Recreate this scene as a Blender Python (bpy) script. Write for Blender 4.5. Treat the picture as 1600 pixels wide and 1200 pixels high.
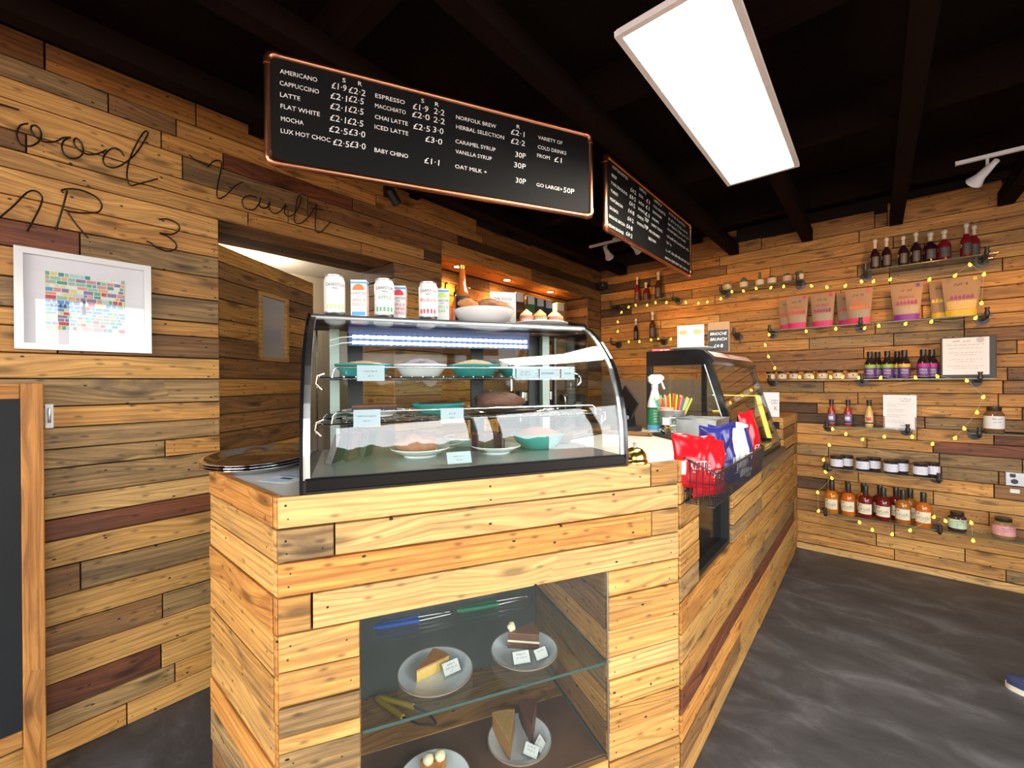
import bpy, bmesh, math, random
from mathutils import Vector, Matrix

for o in list(bpy.data.objects):
    bpy.data.objects.remove(o)
S = bpy.context.scene
COL = S.collection
R = math.radians
PI = math.pi
RNG = random.Random(11)

# ------------------------------------------------------------------ camera, world, exposure
def make_camera():
    yaw, pitch, roll = R(40.55), R(-0.13), R(0.376)
    f = Vector((-math.sin(yaw) * math.cos(pitch), math.cos(yaw) * math.cos(pitch), math.sin(pitch)))
    r = Vector((math.cos(yaw), math.sin(yaw), 0))
    d = f.cross(r)
    c, s = math.cos(roll), math.sin(roll)
    right = c * r + s * d
    down = -s * r + c * d
    m = Matrix((right, -down, -f)).transposed().to_4x4()
    m.translation = (0, 0, 1.34)
    cd = bpy.data.cameras.new('camera')
    cd.sensor_fit = 'HORIZONTAL'
    cd.sensor_width = 36
    cd.lens = 663.8 / 1600 * 36
    cd.clip_start = 0.02
    co = bpy.data.objects.new('camera', cd)
    co.matrix_world = m
    COL.objects.link(co)
    S.camera = co
make_camera()

world = bpy.data.worlds.new('overcast_sky')
S.world = world
world.use_nodes = True
bg = world.node_tree.nodes['Background']
bg.inputs[0].default_value = (0.95, 0.975, 1.0, 1)
bg.inputs[1].default_value = 5.0

S.view_settings.view_transform = 'Standard'
S.view_settings.look = 'None'
S.view_settings.exposure = 1.2
S.view_settings.gamma = 1.0
S.view_settings.use_curve_mapping = False

# daylight portal in the shop front (guides sampling of the sky, adds no light of its own)
def portal(name, w, h, loc, rot):
    pl = bpy.data.lights.new(name, 'AREA'); pl.shape = 'RECTANGLE'; pl.size = w; pl.size_y = h
    pl.cycles.is_portal = True
    po = bpy.data.objects.new(name, pl); po.location = loc; po.rotation_euler = Matrix(rot).to_euler(); COL.objects.link(po)
portal('shopfront_portal', 3.6, 2.25, (2.14, .35, 1.16), ((0,0,1),(1,0,0),(0,1,0)))      # light travels to -X
portal('side_window_portal', 3.3, 1.95, (-.15, -1.96, 1.30), ((-1,0,0),(0,0,-1),(0,-1,0)))      # light travels to +Y

PANEL_STRENGTH = 20.0
SPOT_WARM = (1.0, 0.50, 0.13)

# ------------------------------------------------------------------ geometry helpers
class MB:
    def __init__(s):
        s.v = []; s.f = []; s.m = []
    def quad(s, a, b, c, d, m=0):
        n = len(s.v); s.v += [tuple(a), tuple(b), tuple(c), tuple(d)]; s.f.append((n, n+1, n+2, n+3)); s.m.append(m); return s
    def poly(s, pts, m=0):
        n = len(s.v); s.v += [tuple(p) for p in pts]; s.f.append(tuple(range(n, n+len(pts)))); s.m.append(m); return s
    def box(s, x0, x1, y0, y1, z0, z1, m=0):
        n = len(s.v)
        s.v += [(x, y, z) for z in (z0, z1) for y in (y0, y1) for x in (x0, x1)]
        for q in ((0,2,3,1),(4,5,7,6),(0,1,5,4),(2,6,7,3),(0,4,6,2),(1,3,7,5)):
            s.f.append(tuple(n+i for i in q)); s.m.append(m)
        return s
    def bbox(s, x0, x1, y0, y1, z0, z1, b=.004, m=0):
        """box with all edges chamfered"""
        n = len(s.v)
        c = ((x0+x1)/2, (y0+y1)/2, (z0+z1)/2); h = ((x1-x0)/2, (y1-y0)/2, (z1-z0)/2)
        b = min(b, min(h)*.9)
        bm = bmesh.new(); bmesh.ops.create_cube(bm, size=2)
        for v in bm.verts: v.co = Vector((c[i] + v.co[i]*h[i] for i in range(3)))
        bmesh.ops.bevel(bm, geom=bm.edges[:], offset=b, segments=2, affect='EDGES', profile=.5)
        bm.verts.index_update()
        s.v += [tuple(v.co) for v in bm.verts]
        for f in bm.faces: s.f.append(tuple(n+v.index for v in f.verts)); s.m.append(m)
        bm.free(); return s
    def lathe(s, prof, seg=20, c=(0,0,0), m=0, sx=1, sy=1, cap0=True, cap1=True):
        n = len(s.v); k = len(prof)
        for r, z in prof:
            for i in range(seg):
                a = 2*PI*i/seg
                s.v.append((c[0]+r*math.cos(a)*sx, c[1]+r*math.sin(a)*sy, c[2]+z))
        for j in range(k-1):
            for i in range(seg):
                i2 = (i+1) % seg
                s.f.append((n+j*seg+i, n+j*seg+i2, n+(j+1)*seg+i2, n+(j+1)*seg+i)); s.m.append(m)
        if cap0 and prof[0][0] > 1e-6: s.f.append(tuple(n+i for i in reversed(range(seg)))); s.m.append(m)
        if cap1 and prof[-1][0] > 1e-6: s.f.append(tuple(n+(k-1)*seg+i for i in range(seg))); s.m.append(m)
        return s
    def cyl(s, a, b, r, seg=12, m=0, r2=None):
        return s.tube([a, b], r, seg, m=m, r2=r2)
    def tube(s, pts, r, seg=8, closed=False, m=0, r2=None):
        P = [Vector(p) for p in pts]; k = len(P); n = len(s.v)
        up = Vector((0, 0, 1)); prev = None
        for i in range(k):
            if closed: t = P[(i+1) % k] - P[i-1]
            else: t = P[min(i+1, k-1)] - P[max(i-1, 0)]
            t.normalize()
            if prev is None:
                a = up if abs(t.z) < .9 else Vector((1, 0, 0))
                e1 = t.cross(a).normalized()
            else:
                e1 = (prev - t*prev.dot(t)).normalized()
            prev = e1; e2 = t.cross(e1)
            rr = r if r2 is None else r + (r2-r)*i/(k-1)
            for j in range(seg):
                an = 2*PI*j/seg
                s.v.append(tuple(P[i] + e1*math.cos(an)*rr + e2*math.sin(an)*rr))
        for i in range(k if closed else k-1):
            for j in range(seg):
                j2 = (j+1) % seg; i2 = (i+1) % k
                s.f.append((n+i*seg+j, n+i*seg+j2, n+i2*seg+j2, n+i2*seg+j)); s.m.append(m)
        if not closed:
            s.f.append(tuple(n+j for j in reversed(range(seg)))); s.m.append(m)
            s.f.append(tuple(n+(k-1)*seg+j for j in range(seg))); s.m.append(m)
        return s
    def prism(s, poly, h0, h1, axis='z', m=0):
        """extrude polygon; axis z: (x,y); axis x: (y,z); axis y: (x,z)"""
        n = len(s.v); k = len(poly)
        for h in (h0, h1):
            for a, b in poly:
                s.v.append({'z': (a, b, h), 'x': (h, a, b), 'y': (a, h, b)}[axis])
        s.f.append(tuple(n+i for i in reversed(range(k)))); s.m.append(m)
        s.f.append(tuple(n+k+i for i in range(k))); s.m.append(m)
        for i in range(k):
            j = (i+1) % k
            s.f.append((n+i, n+j, n+k+j, n+k+i)); s.m.append(m)
        return s
    def grid(s, fn, nu, nv, m=0, flip=False):
        n = len(s.v)
        for j in range(nv+1):
            for i in range(nu+1): s.v.append(tuple(fn(i/nu, j/nv)))
        for j in range(nv):
            for i in range(nu):
                a = n+j*(nu+1)+i; q = (a, a+1, a+nu+2, a+nu+1)
                s.f.append(q[::-1] if flip else q); s.m.append(m)
        return s
    def blob(s, c, r, seed=0, amp=.15, seg=14, rings=9, m=0, fq=3):
        n = len(s.v); rg = random.Random(seed); ph = [rg.uniform(0, 6.28) for _ in range(6)]
        for j in range(rings+1):
            th = PI*j/rings
            for i in range(seg):
                a = 2*PI*i/seg
                d = 1 + amp*(math.sin(fq*a+ph[0])*math.sin(fq*th+ph[1]) + .5*math.sin((fq*2+1)*a+ph[2])*math.sin((fq+2)*th+ph[3]))
                s.v.append((c[0]+r[0]*d*math.sin(th)*math.cos(a), c[1]+r[1]*d*math.sin(th)*math.sin(a), c[2]+r[2]*d*math.cos(th)))
        for j in range(rings):
            for i in range(seg):
                i2 = (i+1) % seg
                s.f.append((n+j*seg+i, n+(j+1)*seg+i, n+(j+1)*seg+i2, n+j*seg+i2)); s.m.append(m)
        return s
    def text(s, txt, o, ex, ez, h=.02, width=None, align='L', m=0, fn=None, shear=0, wmax=None):
        vs, fs, x0, x1 = text_geo(txt)
        n = len(s.v); w = (x1-x0)*h
        kx = 1.0
        if width: kx = width/max(w, 1e-6)
        elif wmax and w > wmax: kx = wmax/w
        off = {'L': 0, 'C': -.5*w*kx, 'R': -w*kx}[align]
        o = Vector(o); ex = Vector(ex); ez = Vector(ez)
        for x, y in vs:
            a = off + (x-x0)*h*kx + shear*y*h; b = y*h
            s.v.append(tuple(fn(a, b)) if fn else tuple(o + ex*a + ez*b))
        for f in fs: s.f.append(tuple(n+i for i in f)); s.m.append(m)
        return s
    def xf(s, M, start=0):
        s.v[start:] = [tuple(M @ Vector(p)) for p in s.v[start:]]; return s

_tc = {}
def text_geo(txt):
    """flat triangulated outline of a string, cap height 1"""
    if txt in _tc: return _tc[txt]
    cu = bpy.data.curves.new('t', 'FONT'); cu.body = txt; cu.size = 1.0; cu.resolution_u = 2; cu.fill_mode = 'FRONT'
    ob = bpy.data.objects.new('t', cu); COL.objects.link(ob)
    dg = bpy.context.evaluated_depsgraph_get()
    me = bpy.data.meshes.new_from_object(ob.evaluated_get(dg))
    k = 1/.729
    vs = [(v.co.x*k, v.co.y*k) for v in me.vertices]; fs = [tuple(p.vertices) for p in me.polygons]
    bpy.data.objects.remove(ob); bpy.data.curves.remove(cu); bpy.data.meshes.remove(me)
    xs = [v[0] for v in vs] or [0, 1]
    _tc[txt] = (vs, fs, min(xs), max(xs)); return _tc[txt]

def obj(name, mb, mats, parent=None, loc=(0,0,0), rot=(0,0,0), smooth=None):
    me = bpy.data.meshes.new(name)
    me.from_pydata(mb.v, [], mb.f)
    if not isinstance(mats, (list, tuple)): mats = [mats]
    for m in mats: me.materials.append(m)
    if len(mats) > 1: me.polygons.foreach_set('material_index', mb.m)
    if smooth:
        me.polygons.foreach_set('use_smooth', [True]*len(me.polygons))
        me.set_sharp_from_angle(angle=R(smooth if smooth > 1 else 40))
    me.update()
    o = bpy.data.objects.new(name, me); COL.objects.link(o)
    o.parent = parent; o.location = loc; o.rotation_euler = rot
    return o
def tag(o, label=None, cat=None, group=None, kind=None):
    if label: o['label'] = label
    if cat: o['category'] = cat
    if group: o['group'] = group
    if kind: o['kind'] = kind
    return o
def thing(name, label, cat, loc=(0,0,0), rotz=0, group=None):
    o = bpy.data.objects.new(name, None); COL.objects.link(o)
    o.empty_display_size = .05
    o.location = loc; o.rotation_euler = (0, 0, rotz)
    return tag(o, label, cat, group)
def struct(name, mb, mats, **k):
    return tag(obj(name, mb, mats, **k), kind='structure')
def dup(root, loc, rotz=None, label=None, group=None):
    def cp(o, par):
        c = o.copy(); COL.objects.link(c); c.parent = par
        for ch in kids.get(o, []): cp(ch, c)
        return c
    kids = {}
    def walk(o):
        kids[o] = list(o.children)
        for c in kids[o]: walk(c)
    walk(root)
    r = cp(root, None); r.location = loc
    if rotz is not None: r.rotation_euler = (0, 0, rotz)
    if label: r['label'] = label
    if group: r['group'] = group
    return r
ORD = ['leftmost', 'second', 'third', 'fourth', 'fifth', 'sixth', 'seventh', 'eighth', 'ninth', 'tenth', 'eleventh', 'twelfth']

# ------------------------------------------------------------------ materials
def _nt(name):
    m = bpy.data.materials.new(name); m.use_nodes = True
    nt = m.node_tree
    return m, nt, nt.nodes, nt.links, nt.nodes['Principled BSDF']
def mat(name, col, rough=.5, metal=0, var=.06, vs=30, bump=0, coat=0, spec=.5, sss=0, trans=0):
    m, nt, N, L, P = _nt(name)
    P.inputs['Roughness'].default_value = rough; P.inputs['Metallic'].default_value = metal
    P.inputs['Specular IOR Level'].default_value = spec
    P.inputs['Coat Weight'].default_value = coat
    P.inputs['Transmission Weight'].default_value = trans
    if sss: P.inputs['Subsurface Weight'].default_value = sss; P.inputs['Subsurface Radius'].default_value = (.01, .006, .003)
    tc = N.new('ShaderNodeTexCoord'); no = N.new('ShaderNodeTexNoise')
    no.inputs['Scale'].default_value = vs; no.inputs['Detail'].default_value = 3
    L.new(tc.outputs['Object'], no.inputs['Vector'])
    mx = N.new('ShaderNodeMix'); mx.data_type = 'RGBA'
    mx.inputs[6].default_value = tuple(min(1, c*(1-var)) for c in col)+(1,)
    mx.inputs[7].default_value = tuple(min(1, c*(1+var)) for c in col)+(1,)
    L.new(no.outputs['Fac'], mx.inputs[0]); L.new(mx.outputs[2], P.inputs['Base Color'])
    if bump:
        b = N.new('ShaderNodeBump'); b.inputs['Strength'].default_value = bump; b.inputs['Distance'].default_value = .004
        L.new(no.outputs['Fac'], b.inputs['Height']); L.new(b.outputs[0], P.inputs['Normal'])
    return m
def emit(name, col, st):
    m, nt, N, L, P = _nt(name)
    P.inputs['Base Color'].default_value = tuple(col)+(1,)
    P.inputs['Emission Color'].default_value = tuple(col)+(1,)
    P.inputs['Emission Strength'].default_value = st
    return m
def glass(name, tint=(.94,.98,.96), base=.04, rough=.0):
    """thin pane: see-through with a Schlick mirror reflection, the same from both sides"""
    m, nt, N, L, P = _nt(name); N.remove(P)
    out = [n for n in N if n.type == 'OUTPUT_MATERIAL'][0]
    lw = N.new('ShaderNodeLayerWeight'); lw.inputs[0].default_value = .5
    pw = N.new('ShaderNodeMath'); pw.operation = 'POWER'; pw.inputs[1].default_value = 4.0
    L.new(lw.outputs['Facing'], pw.inputs[0])
    ma = N.new('ShaderNodeMath'); ma.operation = 'MULTIPLY_ADD'; ma.inputs[1].default_value = 1-base; ma.inputs[2].default_value = base
    ma.use_clamp = True
    L.new(pw.outputs[0], ma.inputs[0])
    t = N.new('ShaderNodeBsdfTransparent'); t.inputs[0].default_value = tuple(tint)+(1,)
    g = N.new('ShaderNodeBsdfGlossy'); g.inputs['Roughness'].default_value = rough
    mx = N.new('ShaderNodeMixShader')
    L.new(ma.outputs[0], mx.inputs[0]); L.new(t.outputs[0], mx.inputs[1]); L.new(g.outputs[0], mx.inputs[2])
    L.new(mx.outputs[0], out.inputs[0])
    return m
def wood(name, light, dark, stain=(.10,.07,.045), stain_amt=.55, rough=.55, val=(.80,1.14), knot=.8, nails=1.0):
    m, nt, N, L, P = _nt(name)
    P.inputs['Specular IOR Level'].default_value = .35
    tc = N.new('ShaderNodeTexCoord'); oi = N.new('ShaderNodeObjectInfo')
    cv = N.new('ShaderNodeCombineXYZ')
    for i, k in enumerate((37.0, 11.0, 53.0)):
        mm = N.new('ShaderNodeMath'); mm.operation = 'MULTIPLY'; mm.inputs[1].default_value = k
        L.new(oi.outputs['Random'], mm.inputs[0]); L.new(mm.outputs[0], cv.inputs[i])
    ad = N.new('ShaderNodeVectorMath'); ad.operation = 'ADD'
    L.new(tc.outputs['Object'], ad.inputs[0]); L.new(cv.outputs[0], ad.inputs[1])
    def mapn(sc):
        mp = N.new('ShaderNodeVectorMath'); mp.operation = 'MULTIPLY'; mp.inputs[1].default_value = sc
        L.new(ad.outputs[0], mp.inputs[0]); return mp.outputs[0]
    def noise(sc, scale, detail=4, rgh=.55, dist=0.0):
        n = N.new('ShaderNodeTexNoise'); n.inputs['Scale'].default_value = scale; n.inputs['Detail'].default_value = detail
        n.inputs['Roughness'].default_value = rgh; n.inputs['Distortion'].default_value = dist
        L.new(mapn(sc), n.inputs['Vector']); return n.outputs['Fac']
    def ramp(fac, a, b, ca=(0,0,0), cb=(1,1,1)):
        r = N.new('ShaderNodeValToRGB'); r.color_ramp.elements[0].position = a; r.color_ramp.elements[1].position = b
        r.color_ramp.elements[0].color = tuple(ca)+(1,); r.color_ramp.elements[1].color = tuple(cb)+(1,)
        L.new(fac, r.inputs[0]); return r.outputs[0]
    def mix(fac, a, b, mode='MIX', f=1.0):
        x = N.new('ShaderNodeMix'); x.data_type = 'RGBA'; x.blend_type = mode
        if fac is None: x.inputs[0].default_value = f
        else: L.new(fac, x.inputs[0])
        for s_, v in ((6, a), (7, b)):
            if isinstance(v, tuple): x.inputs[s_].default_value = v+(1,)
            else: L.new(v, x.inputs[s_])
        return x.outputs[2]
    sx = N.new('ShaderNodeSeparateXYZ'); L.new(ad.outputs[0], sx.inputs[0])
    fl = N.new('ShaderNodeCombineXYZ'); L.new(sx.outputs[0], fl.inputs[0]); L.new(sx.outputs[2], fl.inputs[1])
    def math_(op, a, b_):
        n = N.new('ShaderNodeMath'); n.operation = op
        for i, q in enumerate((a, b_)):
            if isinstance(q, (int, float)): n.inputs[i].default_value = q
            else: L.new(q, n.inputs[i])
        return n.outputs[0]
    def cells(sc, thr):
        mp = N.new('ShaderNodeVectorMath'); mp.operation = 'MULTIPLY'; mp.inputs[1].default_value = sc; L.new(fl.outputs[0], mp.inputs[0])
        vo = N.new('ShaderNodeTexVoronoi'); vo.voronoi_dimensions = '2D'; vo.inputs['Scale'].default_value = 1.0
        L.new(mp.outputs[0], vo.inputs['Vector'])
        sp = N.new('ShaderNodeSeparateColor'); L.new(vo.outputs['Color'], sp.inputs[0])
        return vo.outputs['Distance'], math_('GREATER_THAN', sp.outputs[0], thr)
    kd, kg = cells((2.4, 8.5, 1), .45)
    swirl = math_('MULTIPLY', math_('MULTIPLY', ramp(kd, .05, .55, (1,1,1), (0,0,0)), kg), .035)
    bend = N.new('ShaderNodeCombineXYZ'); L.new(swirl, bend.inputs[2])
    ad2 = N.new('ShaderNodeVectorMath'); ad2.operation = 'ADD'; L.new(ad.outputs[0], ad2.inputs[0]); L.new(bend.outputs[0], ad2.inputs[1])
    ad = ad2
    g1 = noise((1.0, 9, 18), 1.8, 8, .66, 1.3)
    c = ramp(g1, .32, .60, dark, light)
    wv = N.new('ShaderNodeTexWave'); wv.wave_type = 'BANDS'; wv.bands_direction = 'Z'; wv.inputs['Scale'].default_value = 5.0
    wv.inputs['Distortion'].default_value = 7.0; wv.inputs['Detail'].default_value = 3.0; wv.inputs['Detail Scale'].default_value = 1.1
    L.new(mapn((.35, 3, 3.2)), wv.inputs['Vector'])
    c = mix(None, c, ramp(wv.outputs['Fac'], .05, .45, (.66,.58,.50), (1.04,1.03,1.02)), 'MULTIPLY', .6)
    g2 = noise((4, 70, 160), 1.0, 4, .65)
    c = mix(None, c, ramp(g2, .30, .70, (.52,.49,.46), (1.10,1.08,1.05)), 'MULTIPLY', .75)
    st = noise((1.6, 4, 7), 1.7, 6, .70, .6)
    c = mix(math_('MULTIPLY', ramp(st, .50, .70), stain_amt), c, stain)
    c = mix(math_('MULTIPLY', math_('MULTIPLY', ramp(kd, .05, .15, (1,1,1), (0,0,0)), kg), knot), c, tuple(x*.30 for x in dark))
    nd, ng = cells((7.5, 13, 1), .70)
    c = mix(math_('MULTIPLY', math_('MULTIPLY', ramp(nd, .030, .048, (1,1,1), (0,0,0)), ng), nails), c, (.010, .008, .007))
    sd, sg_ = cells((13, 34, 1), .72)
    c = mix(math_('MULTIPLY', math_('MULTIPLY', ramp(sd, .05, .22, (1,1,1), (0,0,0)), sg_), .8*nails), c, tuple(x*.35 for x in dark))
    mr = N.new('ShaderNodeMapRange'); mr.inputs[3].default_value = val[0]; mr.inputs[4].default_value = val[1]
    L.new(oi.outputs['Random'], mr.inputs[0])
    hs = N.new('ShaderNodeHueSaturation'); L.new(mr.outputs[0], hs.inputs['Value']); L.new(c, hs.inputs['Color'])
    L.new(hs.outputs[0], P.inputs['Base Color'])
    rr = N.new('ShaderNodeMapRange'); rr.inputs[3].default_value = rough-.1; rr.inputs[4].default_value = rough+.15
    L.new(g2, rr.inputs[0]); L.new(rr.outputs[0], P.inputs['Roughness'])
    bp = N.new('ShaderNodeBump'); bp.inputs['Strength'].default_value = .5; bp.inputs['Distance'].default_value = .003
    L.new(g2, bp.inputs['Height']); L.new(bp.outputs[0], P.inputs['Normal'])
    return m

W = {
    'h': wood('wood_honey', (0.618,0.310,0.079), (.35,.165,.042)),
    'l': wood('wood_light', (0.700,0.382,0.112), (.48,.25,.07), stain_amt=.35),
    'g': wood('wood_grey', (0.412,0.250,0.098), (.18,.108,.046), stain=(.07,.05,.032), stain_amt=.7),
    'b': wood('wood_brown', (0.340,0.167,0.054), (.15,.07,.026)),
    'r': wood('wood_red', (0.227,0.072,0.027), (.085,.028,.014), stain=(.05,.02,.012)),
    'o': wood('wood_orange', (0.680,0.315,0.071), (.40,.15,.03), stain=(.25,.10,.03), stain_amt=.4),
    'd': wood('wood_dark', (0.134,0.069,0.028), (.05,.028,.016), stain=(.03,.02,.014)),
    'n': wood('wood_nearly_white', (0.742,0.449,0.166), (.55,.33,.12), stain_amt=.2),
}
M_nail = mat('nail_hole', (.012,.009,.008), .8)
M_back = mat('dark_backing', (.012,.008,.006), .9)
M_black = mat('black_paint', (.006,.006,.006), .7, spec=.25)
M_ceil = mat('black_ceiling', (.0085,.0046,.0032), .85, bump=.2, vs=60, spec=.05)
M_gblack = mat('gloss_black', (.006,.006,.007), .12)
M_sblack = mat('satin_black', (.010,.010,.011), .35)
M_plast = mat('black_plastic', (.012,.012,.013), .45)
M_white = mat('white_gloss', (.68,.68,.665), .18, var=.02)
M_paper = mat('paper', (.68,.67,.655), .8, var=.02)
M_ink = mat('ink', (.03,.03,.035), .7)
M_chalk = mat('chalk_white', (.86,.85,.80), .8, var=.08, vs=200)
M_steel = mat('steel', (.62,.62,.62), .22, metal=1, vs=80)
M_chrome = mat('chrome', (.80,.80,.80), .06, metal=1, var=.01)
M_alu = mat('brushed_aluminium', (.66,.66,.65), .30, metal=1, vs=120)
M_galv = mat('galvanised_zinc', (.46,.48,.49), .42, metal=.85, var=.25, vs=40)
M_copper = mat('copper', (.60,.25,.13), .28, metal=1, var=.25, vs=14)
M_pipe = mat('dark_iron_pipe', (.055,.045,.04), .4, metal=.6, var=.3)
M_brass = mat('brass', (.78,.56,.12), .2, metal=1, var=.08)
M_plaster = mat('tan_plaster', (.33,.27,.205), .85, var=.05, vs=6)
M_lam = mat('grey_laminate', (.56,.545,.53), .38, var=.10, vs=220)
G_case = glass('case_glass', (.96,.985,.975), .036)
G_clear = glass('clear_glass', (.95,.985,.97), .04)
G_shelf = glass('shelf_glass', (.86,.93,.87), .07)
G_niche = glass('niche_glass', (.93,.95,.93), .055)

# ------------------------------------------------------------------ room shell
XL, YB = -2.25, 4.11          # face of the left wall, face of the back wall
XF, YN = 2.10, -1.90          # shop front, wall behind the camera
ZC = 2.68

def plank(parent, o, ex, ein, L, h, tone, t=.018, up=None, proud=True, rng=RNG):
    """one board: o = lower start corner on the face plane, ex = along, ein = into the wall"""
    ex = Vector(ex).normalized(); ein = Vector(ein).normalized(); ez = ex.cross(ein)
    off = rng.uniform(-.0035, .0015) if proud else 0
    c = .0018; g = .0017+rng.random()*.0010
    x0, x1, z0, z1 = g, L-g, g, h-g
    j = [rng.uniform(-.0009, .0009) for _ in range(4)]
    F = [(x0+c, 0, z0+c+j[0]), (x1-c, 0, z0+c+j[1]), (x1-c, 0, z1-c+j[2]), (x0+c, 0, z1-c+j[3])]
    Bk = [(x0, c, z0), (x1, c, z0), (x1, c, z1), (x0, c, z1)]
    Bb = [(x, t, z) for x, _, z in Bk]
    mb = MB(); mb.v = F+Bk+Bb
    mb.f = [(0,1,2,3)] + [(4+i, 4+(i+1)%4, (i+1)%4, i) for i in range(4)] + [(8+i, 8+(i+1)%4, 4+(i+1)%4, 4+i) for i in range(4)] + [(11,10,9,8)]
    mb.m = [0]*len(mb.f)
    if L > .11 and h > .04:
        ends = [.018+rng.random()*.022, L-.018-rng.random()*.022] + ([L*rng.uniform(.35,.65)] if L > .7 and rng.random() < .6 else [])
        for ex_ in ends:
            for fz in rng.choice(((.28,.72), (.28,.72), (.5,), (.3,), ())):
                zc_ = h*fz+rng.uniform(-.006,.006); xc_ = ex_+rng.uniform(-.006,.006); rr = rng.uniform(.0019,.0032)
                mb.poly([(xc_+rr*math.cos(k*PI/3), -.0003, zc_+rr*math.sin(k*PI/3)) for k in range(6)], 1)
    me_o = obj('plank', mb, [W[tone], M_nail], parent)
    M3 = Matrix((ex, ein, ez)).transposed()
    me_o.rotation_euler = M3.to_euler()
    pos = Vector(o) + ein*off
    me_o.location = pos - (parent.location if parent else Vector())
    return me_o

def clip(segs, holes, z0, z1):
    out = []
    for a, b, t in segs:
        cur = [(a, b)]
        for ha, hb, hz0, hz1 in holes:
            if min(z1, hz1) - max(z0, hz0) < .5*(z1-z0): continue
            nx = []
            for p, q in cur:
                if hb <= p or ha >= q: nx.append((p, q)); continue
                if ha - p > .02: nx.append((p, ha))
                if q - hb > .02: nx.append((hb, q))
            cur = nx
        out += [(p, q, t) for p, q in cur]
    return out
def board_wall(parent, place, rows, holes=(), ex=(1,0,0), ein=(0,1,0)):
    for z0, z1, segs in rows:
        for a, b, t in clip(segs, holes, z0, z1):
            plank(parent, place(a, z0), ex, ein, b-a, z1-z0, t)
def rand_segs(a, b, rng, tones, lo=.45, hi=1.5):
    out = []; p = a
    while p < b-1e-6:
        q = p + rng.uniform(lo, hi)
        if b - q < .22: q = b
        out.append((p, q, rng.choice(tones))); p = q
    return out

# floor
def floor_mat():
    m, nt, N, L, P = _nt('dark_stone_floor')
    tc = N.new('ShaderNodeTexCoord')
    mp = N.new('ShaderNodeMapping'); mp.inputs['Scale'].default_value = (1.3, 2.6, 1); mp.inputs['Rotation'].default_value = (0, 0, R(24))
    L.new(tc.outputs['Object'], mp.inputs['Vector'])
    n1 = N.new('ShaderNodeTexNoise'); n1.inputs['Scale'].default_value = 2.2; n1.inputs['Detail'].default_value = 8; n1.inputs['Roughness'].default_value = .68; n1.inputs['Distortion'].default_value = .7
    L.new(mp.outputs[0], n1.inputs['Vector'])
    r = N.new('ShaderNodeValToRGB'); e = r.color_ramp.elements
    e[0].position = .32; e[0].color = (.029,.029,.0315,1); e[1].position = .78; e[1].color = (.14,.14,.15,1)
    e2 = r.color_ramp.elements.new(.52); e2.color = (.053,.052,.056,1)
    L.new(n1.outputs['Fac'], r.inputs[0]); L.new(r.outputs[0], P.inputs['Base Color'])
    P.inputs['Roughness'].default_value = .5
    return m
struct('floor', MB().box(-4.6, XF+.3, YN-.2, YB+.3, -.08, 0), floor_mat())

# ceiling with its beams
ceil = struct('ceiling', MB().box(-2.66, XF+.2, YN-.2, YB+.2, ZC, ZC+.06), M_ceil)
for y in (-.16, .75, 1.66, 2.58, 3.5):
    obj('beam', MB().box(-2.24, XF, y-.03, y+.03, 2.52, ZC), M_ceil, ceil)
for x in (-1.97, -1.45, -.93, -.405, .115, .63, 1.15, 1.67):
    obj('beam', MB().box(x-.035, x+.035, YN, YB-.03, 2.445, 2.53), M_ceil, ceil)

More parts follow.
